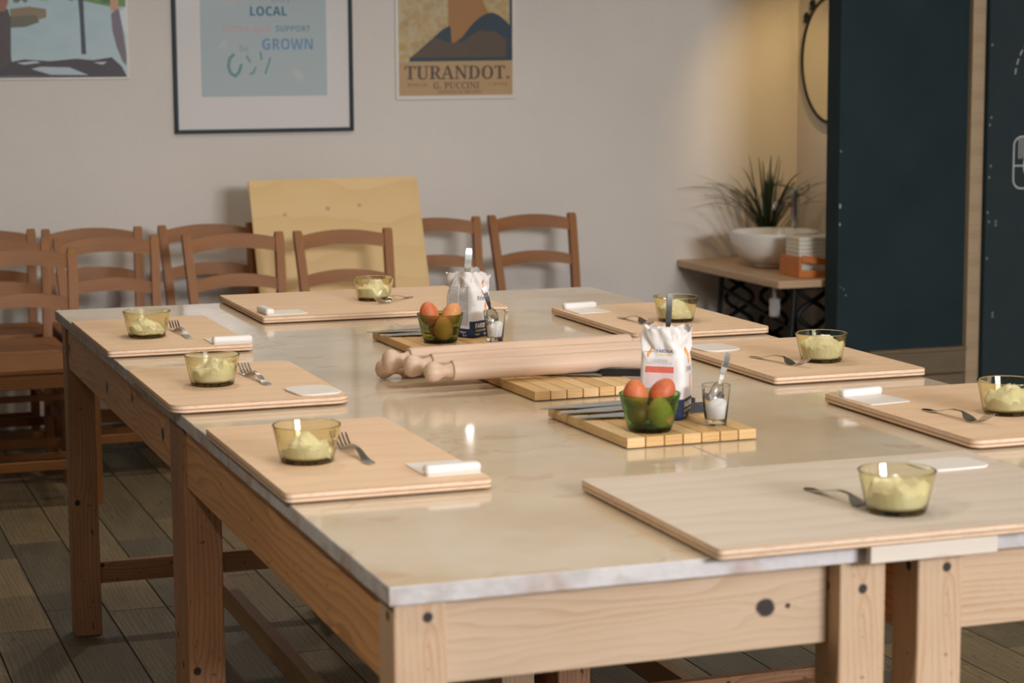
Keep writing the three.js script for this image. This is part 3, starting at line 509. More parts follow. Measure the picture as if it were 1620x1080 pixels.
// ------------------------------------------------------------------ washing niche
{
  const CY = 0.62;                                          // top of the counter
  const t = thing('sewing_table', 'wooden counter on a black cast-iron sewing machine stand', 'counter', [3.655, 0, -6.08]);
  mesh('counter_top', at(rbox(0.63, 0.034, 1.07, 0.006, 2), 0, CY - 0.017, 0), M.counter, t);
  const frameAt = (z) => {
    const g = [], x0 = -0.17, x1 = 0.19;
    for (const [a, b] of [[x0, x0 - 0.06], [x1, x1 + 0.06]]) g.push(capTube([[a, CY - 0.04, z], [(a * 2 + b) / 3, 0.3, z], [b, 0.02, z]], 0.013, 10, 8));
    g.push(capTube([[x0, CY - 0.045, z], [x1, CY - 0.045, z]], 0.012, 2, 8), capTube([[x0 - 0.03, 0.14, z], [x1 + 0.03, 0.14, z]], 0.012, 2, 8));
    for (let col = 0; col < 2; col++) for (const s of [-1, 1]) {
      const c = x0 + (x1 - x0) * (0.25 + 0.5 * col), pts = [];
      for (let i = 0; i <= 24; i++) { const y = CY - 0.05 - i / 24 * 0.42; pts.push([c + s * 0.07 * Math.cos(i / 24 * Math.PI * 3.5), y, z]); }
      g.push(capTube(pts, 0.011, 48, 6));
    }
    return merge(g);
  };
  mesh('iron_frame', frameAt(-0.34), M.iron, t);
  mesh('iron_frame', frameAt(0.40), M.iron, t);
  mesh('cross_bar', capTube([[0.0, 0.2, -0.34], [0.0, 0.24, 0], [0.0, 0.2, 0.40]], 0.012, 12, 8), M.iron, t);
  mesh('cross_bar', merge([capTube([[-0.17, 0.5, -0.34], [0.05, 0.25, 0.40]], 0.01, 6, 8), capTube([[0.19, 0.36, 0.4], [-0.13, 0.24, 0.4]], 0.012, 6, 8)]), M.iron, t);
  mesh('treadle', at(rbox(0.28, 0.02, 0.34, 0.004), 0.01, 0.1, 0.03), M.iron, t);
  mesh('hand_wheel', at(new THREE.TorusGeometry(0.15, 0.013, 8, 36).rotateY(Math.PI / 2), 0.19, 0.33, 0.2), M.iron, t);

  const d = thing('drain_trap', 'white plastic drain trap hanging under the counter', 'pipe', [3.5, 0.34, -5.9]);
  mesh('trap_cup', lathe([[0.001, 0.08], [0.022, 0.08], [0.024, 0.09], [0.024, 0.158], [0.018, 0.166], [0.001, 0.166]], 20), M.white, d);
  mesh('tail_pipe', at(new THREE.CylinderGeometry(0.009, 0.009, 0.09, 12), 0, 0.2, 0), M.white, d);

  const b = thing('vessel_basin', 'round white ceramic vessel basin on the wooden counter', 'basin', [3.60, CY, -6.12]);
  mesh('bowl', lathe([[0.001, 0.0], [0.085, 0.0], [0.088, 0.012], [0.085, 0.02], [0.13, 0.035], [0.17, 0.07], [0.195, 0.115], [0.205, 0.16], [0.203, 0.165], [0.197, 0.163], [0.185, 0.115], [0.16, 0.075], [0.12, 0.045], [0.03, 0.033], [0.001, 0.033]], 64), M.ceramic, b);
  mesh('drain', at(new THREE.CylinderGeometry(0.022, 0.022, 0.004, 20), 0, 0.035, 0), M.chrome, b);

  const f = thing('basin_tap', 'tall chrome basin tap with a short spout', 'tap', [3.802, CY, -6.3]);
  mesh('body', lathe([[0.001, 0], [0.026, 0], [0.026, 0.008], [0.021, 0.012], [0.0205, 0.31], [0.022, 0.315], [0.022, 0.345], [0.012, 0.35], [0.001, 0.35]], 24), M.chrome, f);
  mesh('spout', capTube([[0, 0.275, 0], [-0.05, 0.285, 0.0], [-0.095, 0.28, 0.0], [-0.11, 0.255, 0]], 0.011, 20, 10), M.chrome, f);
  mesh('lever', capTube([[0, 0.345, 0], [-0.03, 0.352, 0], [-0.085, 0.362, 0]], 0.006, 8, 8), M.chrome, f);

  // spiky plant
  const pl = thing('spiky_plant', 'dark green spiky grass-like plant behind the white basin', 'plant', [3.715, CY, -6.42]);
  mesh('pot', lathe([[0.001, 0], [0.05, 0], [0.065, 0.12], [0.068, 0.12], [0.068, 0.13], [0.058, 0.13], [0.056, 0.11], [0.001, 0.11]], 28), M.pot, pl);
  const blade = (az, len, rise, droop, w, r0) => {
    const n = 9, pos = [], idx = [], dx = Math.cos(az), dz = Math.sin(az);
    for (let i = 0; i <= n; i++) {
      const q = i / n, out = r0 + len * rise * q + len * droop * q * q, y = 0.11 + len * (1 - rise * 0.35) * q - len * droop * 0.9 * q * q * q;
      const ww = w * (0.75 + 0.6 * q) * Math.sqrt(1 - q * 0.985), px = Math.min(dx * out, 0.24), pz = Math.max(dz * out, -0.19);
      pos.push(px - dz * ww, y, pz + dx * ww, px, y - ww * 0.5, pz, px + dz * ww, y, pz - dx * ww);
      if (i < n) { const k = i * 3; idx.push(k, k + 1, k + 3, k + 1, k + 4, k + 3, k + 1, k + 2, k + 4, k + 2, k + 5, k + 4); }
    }
    const g = new THREE.BufferGeometry(); g.setAttribute('position', new THREE.Float32BufferAttribute(pos, 3)); g.setIndex(idx); g.computeVertexNormals();
    return g;
  };
  for (let i = 0; i < 64; i++) {
    const tight = i % 3 === 0, az = i * 2.39996 + rr(-0.2, 0.2), len = rr(0.34, 0.52) * (tight ? 0.85 : 1);
    mesh('leaf', blade(az, len, tight ? rr(0.04, 0.16) : rr(0.2, 0.55), tight ? rr(0.0, 0.12) : rr(0.2, 0.55), rr(0.0052, 0.0082), rr(0.004, 0.03)), i % 17 === 16 ? M.leafDry : M.leaf[i % 4], pl);
  }

  const cr = thing('wooden_crate', 'small orange wooden crate with slatted front on the counter', 'crate', [3.60, CY, -5.72]);
  const cm = M.crate;
  mesh('side_panel', at(rbox(0.012, 0.09, 0.19, 0.002, 2), -0.115, 0.046, 0), cm, cr);
  mesh('side_panel', at(rbox(0.012, 0.09, 0.19, 0.002, 2), 0.115, 0.046, 0), cm, cr);
  mesh('back_panel', at(rbox(0.218, 0.09, 0.012, 0.002, 0), 0, 0.046, -0.089), cm, cr);
  mesh('bottom', at(rbox(0.218, 0.01, 0.166, 0.002, 0), 0, 0.006, 0), cm, cr);
  mesh('slat', at(rbox(0.218, 0.03, 0.01, 0.002, 0), 0, 0.016, 0.088), cm, cr);
  mesh('slat', at(rbox(0.224, 0.03, 0.01, 0.002, 0).rotateZ(-0.18), 0, 0.066, 0.1005), cm, cr);
  const pt = thing('paper_towels', 'block of folded cream paper towels in the crate', 'towels', [3.602, CY + 0.012, -5.735]);
  for (let i = 0; i < 9; i++) mesh('folded_sheet', at(new RoundedBoxGeometry(0.205 - hash(i, 1, 2) * 0.004, 0.0175, 0.13, 1, 0.004), 0, 0.009 + i * 0.0178, 0), M.towel, pt);

  // round mirror on the niche wall
  const mr = thing('round_mirror', 'round mirror in a thin black iron frame with scrolls', 'mirror', [NICHE_X, 1.555, -6.255]);
  mr.rotation.y = -Math.PI / 2;
  mesh('glass', new THREE.CylinderGeometry(0.285, 0.285, 0.008, 64).rotateX(Math.PI / 2).translate(0, 0, 0.012), M.mirror, mr);
  mesh('frame_ring', at(new THREE.TorusGeometry(0.29, 0.009, 10, 72), 0, 0, 0.014), M.iron, mr);
  for (const a of [-52, -37, -18, 18, 37, 52]) {
    const q = a * Math.PI / 180, pts = [];
    for (let i = 0; i <= 22; i++) { const k = i / 22, r = 0.026 * (1 - 0.72 * k), w = k * 9.4 * Math.sign(a); pts.push([Math.sin(q) * 0.325 + r * Math.sin(w - q + 3.1), Math.cos(q) * 0.325 + r * Math.cos(w - q + 3.1), 0.014]); }
    mesh('scroll', capTube(pts, 0.006, 40, 6), M.iron, mr);
  }
}

// ------------------------------------------------------------------ place settings
const BT = 0.0155, PADH = 0.0035, BTOP = TOP + PADH + BT;
function makeBoard(label, x0, x1, z0, z1, mat, r, turn = 0, lip = null) {
  const w = x1 - x0, d = z1 - z0, t = thing('pastry_board', label, 'board', [(x0 + x1) / 2, TOP, (z0 + z1) / 2], turn, 'plywood pastry boards on the table');
  const g = slab(w, d, BT, r).translate(0, PADH, 0);
  mesh('panel', g, [mat, M.plyEdge], t);
  mesh('shadow_line_pad', at(new THREE.BoxGeometry(w - 0.05, PADH, d - 0.05), 0, PADH / 2, 0), M.pad, t);  // dark pad added to draw a shadow line under the board edge
  if (lip) mesh('front_lip', at(rbox(lip[1] - lip[0], 0.026, 0.014, 0.002, 0), (lip[0] + lip[1]) / 2 - (x0 + x1) / 2, PADH - 0.013, d / 2 - 0.012), mat, t);
  return t;
}
function bowlGeo(R, r, H, th) { return lathe([[0.0005, 0.0005], [r - 0.002, 0], [r, 0.002], [r + (R - r) * 0.12, H * 0.12], [R - 0.0008, H - 0.001], [R, H], [R - 0.001, H + 0.0008], [R - th, H - 0.0005], [r - th * 0.4 + (R - r) * 0.12, H * 0.14], [r - th, 0.008], [r - th * 2, 0.0065], [0.0005, 0.006]], 72); }
const amberBowl = bowlGeo(0.0575, 0.0435, 0.062, 0.0035);
function flourGeo(sd, R, H, peak, ox, slope = 0.25) {         // a mound poured into a bowl; shape varies with the seed
  const nr = 22, na = 60, pos = [], idx = [];
  const wall = (y) => R + 0.24 * clamp(y, 0, 0.06);          // the inside of the bowl at that height
  const topAt = (x, z) => { const r = Math.hypot(x, z), n1 = noise(x * 2.2 + 9, z * 2.2 + 9, 64, 64, sd) - 0.5, n2 = noise(x * 5 + 30, z * 5 + 30, 64, 64, sd + 3) - 0.5, n3 = noise(x * 11 + 30, z * 11 + 30, 64, 64, sd + 5) - 0.5; return H * (1 - 0.3 * r * r * r) + peak * Math.exp(-((x - ox) ** 2 + (z - 0.05) ** 2) * 3.6) + (n1 * 0.022 + n2 * 0.009 + n3 * 0.004) * Math.min(1, H / 0.03); };
  for (let j = 0; j <= nr; j++) for (let i = 0; i < na; i++) { const r = j / nr, a = i / na * Math.PI * 2, x = r * Math.cos(a), z = r * Math.sin(a), y = topAt(x, z), w = wall(y); pos.push(x * w, y, z * w); }
  const base = pos.length / 3;
  for (let k = 0; k < 3; k++) for (let i = 0; i < na; i++) { const a = i / na * Math.PI * 2, t = topAt(Math.cos(a), Math.sin(a)), y = [t * 0.5, 0.012, 0.0078][k], w = wall(y) * [1, 0.985, 0.9][k]; pos.push(Math.cos(a) * w, y, Math.sin(a) * w); }
  const c = pos.length / 3; pos.push(0, 0.0076, 0);
  const ring = (p, q) => { for (let i = 0; i < na; i++) { const n = (i + 1) % na; idx.push(p + i, p + n, q + i, p + n, q + n, q + i); } };
  for (let j = 0; j < nr; j++) ring(j * na, (j + 1) * na);
  ring(nr * na, base); ring(base, base + na); ring(base + na, base + 2 * na);
  for (let i = 0; i < na; i++) idx.push(c, base + 2 * na + i, base + 2 * na + (i + 1) % na);
  const g = new THREE.BufferGeometry(); g.setAttribute('position', new THREE.Float32BufferAttribute(pos, 3)); g.setAttribute('uv', new THREE.Float32BufferAttribute(pos.flatMap((v, i) => (i % 3 === 1 ? [] : [v * 12])), 2)); g.setIndex(idx); g.computeVertexNormals();
  return g;
}
function forkParts(t) {
  const L = 0.2, prof = (q) => q < 0.12 ? 0.0032 : q < 0.58 ? 0.0032 + 0.013 * smooth(0.1, 0.5, q) : q < 0.78 ? 0.0162 - 0.0135 * smooth(0.58, 0.76, q) : 0.0027 + 0.02 * Math.pow((q - 0.78) / 0.22, 1.6);
  const half = (q) => q < 0.05 ? 0.0095 * Math.sqrt(q / 0.05 + 0.02) : q < 0.3 ? 0.0095 - 0.004 * smooth(0.05, 0.3, q) : q < 0.6 ? 0.0055 - 0.0026 * smooth(0.3, 0.55, q) : 0.0029 + 0.0096 * smooth(0.6, 0.7, q);
  const sec = (q, w) => [V(0, prof(q), -q * L), V(w, 0, 0), V(0, 0.0009, 0)];
  const body = []; for (let i = 0; i <= 26; i++) { const q = i / 26 * 0.74; body.push(sec(q, half(q))); }
  mesh('handle', loft(body, 2), M.steel, t);
  for (let k = 0; k < 4; k++) {
    const s = []; for (let i = 0; i <= 7; i++) { const q = 0.735 + i / 7 * 0.265; const [c, , b] = sec(q, 1); c.x = (k - 1.5) * 0.0069; s.push([c, V(0.0019 * (i === 7 ? 0.55 : 1), 0, 0), b]); }
    mesh('tine', loft(s, 2), M.steel, t);
  }
}
let fork0 = null;
function addFork(label, hx, hz, tx, tz) {
  const turn = Math.atan2(-(tx - hx), -(tz - hz));
  if (!fork0) { fork0 = thing('fork', label, 'fork', [hx, BTOP - 0.0015, hz], turn, 'steel forks on the pastry boards'); forkParts(fork0); } else copyOf(fork0, [hx, BTOP - 0.0015, hz], turn, label);
}
function addScraper(label, kind, x, z, turn, w = 0.095, d = 0.115) {
  const t = thing('dough_scraper', label, 'scraper', [x, BTOP, z], turn, 'white plastic dough scrapers');
  if (kind === 'handle') {
    mesh('blade', slab(w, d, 0.002, 0.006, 0.0005), M.plate, t);
    mesh('grip', at(new RoundedBoxGeometry(w, 0.017, 0.024, 3, 0.007), 0, 0.0092, d / 2 - 0.012), M.white, t);
  } else mesh('blade', slab(w, d, 0.004, Math.min(w, d) * 0.28, 0.0012), M.plate, t);
}
const settings = [
  { p: 'on the open side, farthest from the chairs', b: [-0.008, 0.33, -1.17, -0.542], bowl: [0.088, -0.79], fork: [0.179, -0.719, 0.178, -0.934], sc: ['handle', 0.279, -0.648, 0.02], mat: 'ply', r: 0.012, s: 401, H: 0.03, peak: 0.017, ox: -0.05 },
  { p: 'in the middle of the open side', b: [-0.02, 0.337, -1.965, -1.43], bowl: [0.11, -1.675], fork: [0.214, -1.617, 0.203, -1.85], sc: ['flat', 0.28, -1.51, 0.12], mat: 'ply', r: 0.03, s: 409, H: 0.036, peak: 0.012, ox: 0.15 },
  { p: 'on the open side, closest to the chairs', b: [-0.014, 0.327, -2.86, -2.258], bowl: [0.115, -2.478], fork: [0.203, -2.4, 0.201, -2.605], sc: ['handle', 0.281, -2.33, 0], mat: 'ply', r: 0.01, s: 417, H: 0.026, peak: 0.024, ox: -0.1 },
  { p: 'on the wide board at the chair end', b: [0.46, 1.132, -3.30, -2.745], bowl: [0.834, -3.02], fork: [0.952, -3.045, 0.80, -2.895], sc: ['handle', 0.53, -2.825, -Math.PI / 2 + 0.05], mat: 'ply', r: 0.006, s: 425, H: 0.034, peak: 0.02, ox: 0.0 },
  { p: 'on the black-wall side, closest to the washbasin', b: [1.222, 1.585, -2.675, -2.084], bowl: [1.415, -2.28], fork: [1.307, -2.396, 1.318, -2.19], sc: ['handle', 1.285, -2.565, Math.PI + 0.05], mat: 'ply', r: 0.02, s: 433, H: 0.036, peak: 0.012, ox: 0.0 },
  { p: 'in the middle of the black-wall side', b: [1.222, 1.58, -1.89, -1.336], bowl: [1.422, -1.513], fork: [1.306, -1.625, 1.341, -1.444], sc: ['flat', 1.29, -1.78, 0.1], mat: 'ply', r: 0.008, s: 441, H: 0.044, peak: 0.014, ox: 0.0 },
  { p: 'on the black-wall side, farthest from the washbasin', b: [1.216, 1.58, -1.12, -0.556], bowl: [1.423, -0.777], fork: [1.297, -0.868, 1.316, -0.689], sc: ['handle', 1.272, -1.01, Math.PI + 0.12], mat: 'ply', r: 0.02, s: 449, H: 0.034, peak: 0.014, ox: 0.1 },
  { p: 'on the wide pale board opposite the chair end', b: [0.455, 1.155, -0.485, 0.034], bowl: [0.801, -0.096], fork: [0.752, -0.29, 0.768, -0.13], sc: ['flat', 1.055, -0.375, 0.05], mat: 'plyPale', r: 0.008, s: 457, H: 0.038, peak: 0.014, ox: 0.15, lip: [0.69, 0.895] },
];
let bowl0 = null;
for (const q of settings) {
  const wide = q.p.includes('wide'), where = wide ? q.p.replace('on the wide board ', '').replace('on the wide pale board ', '') : q.p;
  makeBoard(wide ? (q.mat === 'ply' ? 'wide plywood pastry board at the chair end of the table' : 'wide pale plywood pastry board with a front lip, opposite the chair end') : `narrow plywood pastry board ${where}`, q.b[0], q.b[1], q.b[2], q.b[3], M[q.mat], q.r, 0, q.lip);
  const bl = `yellow-green glass bowl of flour ${q.p}`;
  if (!bowl0) { bowl0 = thing('glass_bowl', bl, 'bowl', [q.bowl[0], BTOP, q.bowl[1]], 0, 'yellow-green glass bowls'); mesh('glass', amberBowl, M.amber, bowl0); } else copyOf(bowl0, [q.bowl[0], BTOP, q.bowl[1]], q.s, bl);
  const fl = mesh('flour', flourGeo(q.s, 0.0385, q.H, q.peak, q.ox), M.flour);
  fl.position.set(q.bowl[0], BTOP, q.bowl[1]); tag(fl, `heap of pale flour in the bowl ${q.p}`, 'flour', 'flour in the glass bowls');
  addFork(`steel fork ${q.p}`, ...q.fork);
  addScraper(`white plastic dough scraper ${q.p}`, ...q.sc, ...(wide && q.mat !== 'ply' ? [0.12, 0.085] : []));
}

// ------------------------------------------------------------------ middle of the table
const CT = 0.0185, CBT = TOP + 0.002 + CT;
function cuttingBoard(label, x0, x1, z0, z1, turn) {
  const t = thing('cutting_board', label, 'cutting board', [(x0 + x1) / 2, TOP, (z0 + z1) / 2], turn, 'wooden cutting boards of glued strips'), n = 7, w = (x1 - x0) / n, d = z1 - z0;
  for (let i = 0; i < n; i++) mesh('strip', at(rbox(w - 0.0019, CT - hash(i, 4, 7) * 0.0006, d - hash(i, 5, 7) * 0.001, 0.0012, 2), -(x1 - x0) / 2 + w * (i + 0.5), 0.002 + CT / 2, 0), M.board[Math.floor(hash(i, Math.round(x0 * 100 - z0 * 10), 21) * 3)], t);
  mesh('core', at(new THREE.BoxGeometry(x1 - x0 - 0.02, 0.012, d - 0.02), 0, 0.0062, 0), M.pad, t);
}
cuttingBoard('cutting board of glued strips closest to the chairs, under knives and flour', 0.648, 0.9, -2.37, -2.01, 0.02);
cuttingBoard('cutting board of glued strips with flour bag and green egg bowl, farthest from chairs', 0.655, 0.91, -1.158, -0.79, 0.03);
cuttingBoard('cutting board of glued strips under the rolling pins', 0.683, 0.93, -1.695, -1.336, 0.03);

function addPin(label, x, y, z, R, L, turn, tilt) {
  const t = thing('rolling_pin', label, 'rolling pin', [x, y, z], turn, 'beech rolling pins piled in the middle');
  t.rotation.set(0, turn, tilt);
  const b = L / 2 - 0.055;
  const turnZ = (g) => gridUV(g.rotateZ(-Math.PI / 2), 0, rr(0, 1), rr(0, 1));
  mesh('barrel', turnZ(lathe([[0.001, -b], [R - 0.004, -b], [R - 0.001, -b + 0.002], [R, -b + 0.005], [R, b - 0.005], [R - 0.001, b - 0.002], [R - 0.004, b], [0.001, b]], 40)), M.beech, t);
  for (const s of [-1, 1]) {
    const h = lathe([[R * 0.8, 0], [R * 0.66, 0.006], [R * 0.58, 0.014], [R * 0.62, 0.02], [R * 0.86, 0.028], [R * 0.98, 0.037], [R * 0.95, 0.046], [R * 0.7, 0.054], [R * 0.3, 0.0575], [0.001, 0.058]], 32);
    const g = s > 0 ? h.translate(0, b - 0.001, 0) : h.rotateX(Math.PI).translate(0, -b + 0.001, 0);
    mesh('handle', turnZ(g), M.beech, t);
  }
}
addPin('beech rolling pin on the side of the pile facing the green egg bowl', 0.80, CBT + 0.0275, -1.50, 0.0215, 0.58, 0.035, 0.0);
addPin('beech rolling pin second in the pile from the green egg bowl', 0.79, CBT + 0.031, -1.575, 0.024, 0.6, 0.02, 0.004);
addPin('beech rolling pin third in the pile from the green egg bowl', 0.775, CBT + 0.0325, -1.652, 0.026, 0.62, 0.03, 0.006);
addPin('beech rolling pin on the chair side of the pile', 0.757, TOP + 0.0215, -1.745, 0.021, 0.56, 0.03, 0);

function addKnife(label, tipX, tipZ, y, turn, L = 0.36, H = 0.05) {
  const t = thing('kitchen_knife', label, 'knife', [tipX, y, tipZ], turn, 'kitchen knives on the cutting boards'), bl = L * 0.64;
  const s = new THREE.Shape(); s.moveTo(0, 0); s.quadraticCurveTo(bl * 0.4, -H * 0.42, bl * 0.75, -H * 0.46); s.lineTo(bl, -H * 0.46); s.lineTo(bl, H * 0.5); s.lineTo(bl * 0.45, H * 0.42); s.quadraticCurveTo(bl * 0.12, H * 0.26, 0, 0);
  mesh('blade', new THREE.ExtrudeGeometry(s, { depth: 0.0014, bevelEnabled: true, bevelSize: 0.0008, bevelThickness: 0.0005, bevelSegments: 1, curveSegments: 14 }).rotateX(-Math.PI / 2).translate(0, 0.0035, 0), M.blade, t);
  const h = []; for (let i = 0; i <= 8; i++) { const q = i / 8, w = 0.0125 * (1 - 0.18 * Math.sin(q * Math.PI) + (q > 0.85 ? 0.12 : 0)) * (i === 0 || i === 8 ? 0.8 : 1); h.push([V(bl - 0.004 + (L - bl) * q, 0.0085, -0.004 + 0.004 * q), V(0, 0, w), V(0, 0.0075 * (i === 0 || i === 8 ? 0.75 : 1), 0)]); }
  mesh('handle', loft(h, 0), M.blackPlastic, t);
}
addKnife('dark steel kitchen knife closest to the chairs, blade over the board edge', 0.618, -2.315, CBT, -0.03, 0.29);
addKnife('dark steel kitchen knife lying between its twin and the olive egg bowl', 0.632, -2.245, CBT, 0.0, 0.27);
addKnife('kitchen knife by the green egg bowl, on the side of the rolling pins', 0.618, -1.108, CBT, 0.06, 0.31);
addKnife('kitchen knife by the green egg bowl, in the middle of three', 0.632, -1.048, CBT, 0.1, 0.29);
addKnife('kitchen knife by the green egg bowl, closest to the bowl', 0.642, -0.99, CBT, 0.02, 0.31);
addKnife('kitchen knife under the rolling pins, its black handle showing by the flour bag', 0.70, -1.585, CBT, -0.49, 0.345);

// green bowls with eggs
function eggGeo(s) { const g = new THREE.SphereGeometry(1, 36, 26), p = g.attributes.position; for (let i = 0; i < p.count; i++) { const y = p.getY(i), k = 1 - 0.12 * y; p.setXYZ(i, p.getX(i) * 0.0222 * k, y * 0.0285, p.getZ(i) * 0.0222 * k); } g.scale(s, s, s); g.computeVertexNormals(); return g; }
const greenBowlGeo = bowlGeo(0.0555, 0.0385, 0.067, 0.0038), eg = eggGeo(1);
function eggBowl(name, label, x, z, mat, eggs) {
  const t = thing(name, label, 'bowl', [x, CBT, z]);
  mesh('glass', greenBowlGeo, mat, t);
  eggs.forEach(([ex, ey, ez, rx, rz, m, lb]) => { const e = mesh('egg', eg, M.egg[m]); e.position.set(x + ex, CBT + ey, z + ez); e.rotation.set(rx, 0, rz); tag(e, lb, 'egg', 'brown eggs in the green bowls'); });
}
eggBowl('green_bowl', 'bright green glass bowl of eggs by the three knives', 0.729, -0.845, M.green, [
  [-0.0275, 0.066, -0.002, 0.15, 0.12, 0, 'red-brown egg on top in the bright green bowl, on the knife tip side'], [0.028, 0.065, -0.008, 0.3, -0.5, 2, 'red-brown egg on top in the bright green bowl, beside the flour bag'],
  [0.012, 0.034, 0.019, 0, 0.06, 1, 'brown egg deep in the bright green bowl, against its glass'], [-0.016, 0.03, -0.016, 1.45, 0.3, 2, 'brown egg lying at the bottom of the bright green bowl']]);
eggBowl('green_bowl', 'olive green glass bowl of eggs beside the two dark knives', 0.739, -2.112, M.olive, [
  [-0.027, 0.068, -0.002, 0.1, 0.25, 0, 'red-brown egg on top in the olive green bowl'], [0.03, 0.064, -0.006, 0.25, -0.45, 1, 'pale brown egg on top in the olive green bowl'],
  [0.001, 0.034, 0.02, 0, 0.0, 1, 'brown egg deep in the olive green bowl, against its glass'], [0.0, 0.03, -0.02, 1.5, 0.2, 2, 'brown egg lying at the bottom of the olive green bowl']]);

// flour bags
const bagPrint = canvasTex(1280, 704, (c, w, h) => {
  const faces = [[0, 0.08], [0.08, 0.155], [0.155, 0.235], [0.235, 0.31]], X = (m) => m / 0.31 * w, Y = (m) => h - m / 0.17 * h;
  c.fillStyle = 'rgb(232,228,226)'; c.fillRect(0, 0, w, h);
  let s = 17; const r = () => (s = (s * 16807) % 2147483647) / 2147483647;
  const T = (t, x, y, size, col, k = 1, font = 'sans-serif') => textPoster(c, t, X(x), Y(y), size, col, font, 'bold', k);
  const lines = (x0, x1, y0, y1, step, col, size) => { c.fillStyle = col; for (let y = y1; y > y0; y -= step) { let x = x0; while (x < x1) { const q = 0.001 + r() * 0.004; c.fillRect(X(x), Y(y), X(Math.min(q, x1 - x)), size); x += q + 0.0008; } } };
  // navy foot band all round
  c.fillStyle = 'rgb(30,48,78)'; c.fillRect(0, Y(0.04), w, h);
  const flame = (x, y, k) => { for (const [q, col] of [[1, 'rgb(222,98,40)'], [0.62, 'rgb(244,186,52)']]) { c.fillStyle = col; c.beginPath(); c.moveTo(X(x), Y(y + 0.022 * k * q)); c.quadraticCurveTo(X(x + 0.009 * k * q), Y(y), X(x + 0.002 * k), Y(y - 0.016 * k * q)); c.quadraticCurveTo(X(x - 0.011 * k * q), Y(y - 0.006 * k), X(x), Y(y + 0.022 * k * q)); c.fill(); } };
  // information face
  T('FARINA', 0.045, 0.128, 34, 'rgb(48,58,120)', 1.1); c.fillStyle = 'rgb(232,214,150)'; c.fillRect(X(0.033), Y(0.1225), X(0.026), 12);
  flame(0.0145, 0.125, 0.5); c.fillStyle = 'rgb(110,110,120)'; c.fillRect(X(0.006), Y(0.1265), X(0.016), 4);
  lines(0.022, 0.052, 0.108, 0.1125, 0.0028, 'rgb(150,150,168)', 5); lines(0.012, 0.06, 0.103, 0.1075, 0.0028, 'rgb(170,170,180)', 4);
  c.fillStyle = 'rgb(224,98,84)'; c.fillRect(X(0.011), Y(0.1), X(0.052), X(0.0118)); lines(0.014, 0.06, 0.0905, 0.097, 0.003, 'rgb(236,150,136)', 3);
  c.fillStyle = 'rgb(232,208,210)'; c.fillRect(X(0.011), Y(0.087), X(0.052), Y(0.042) - Y(0.087)); lines(0.013, 0.061, 0.045, 0.085, 0.003, 'rgb(216,178,182)', 3);
  // two brand faces
  for (const x of [0.1175, 0.2725]) {
    flame(x + 0.004, 0.116, 1); T('Frivo', x, 0.093, 66, 'rgb(40,44,54)', 0.9);
    flame(x + 0.012, 0.066, 0.8); T('FARINA', x, 0.0285, 62, 'rgb(240,238,236)', 0.95); T('di grano tenero', x, 0.0175, 30, 'rgb(238,196,52)', 0.9); T('1 kg e', x - 0.018, 0.008, 26, 'rgb(226,226,230)'); T('tipo 00', x + 0.017, 0.008, 24, 'rgb(226,226,230)');
  }
  // face with the long small print
  c.fillStyle = 'rgb(238,236,234)'; c.fillRect(X(0.163), Y(0.125), X(0.064), Y(0.022) - Y(0.125));
  lines(0.166, 0.193, 0.03, 0.121, 0.0031, 'rgb(70,70,78)', 5); lines(0.197, 0.224, 0.03, 0.121, 0.0031, 'rgb(64,64,72)', 5);
  T('1 kg e', 0.206, 0.014, 30, 'rgb(232,232,234)'); T('25 A', 0.212, 0.0055, 26, 'rgb(220,222,226)');
});
const bagMat = std({ map: bagPrint, roughness: 0.75, side: THREE.DoubleSide });
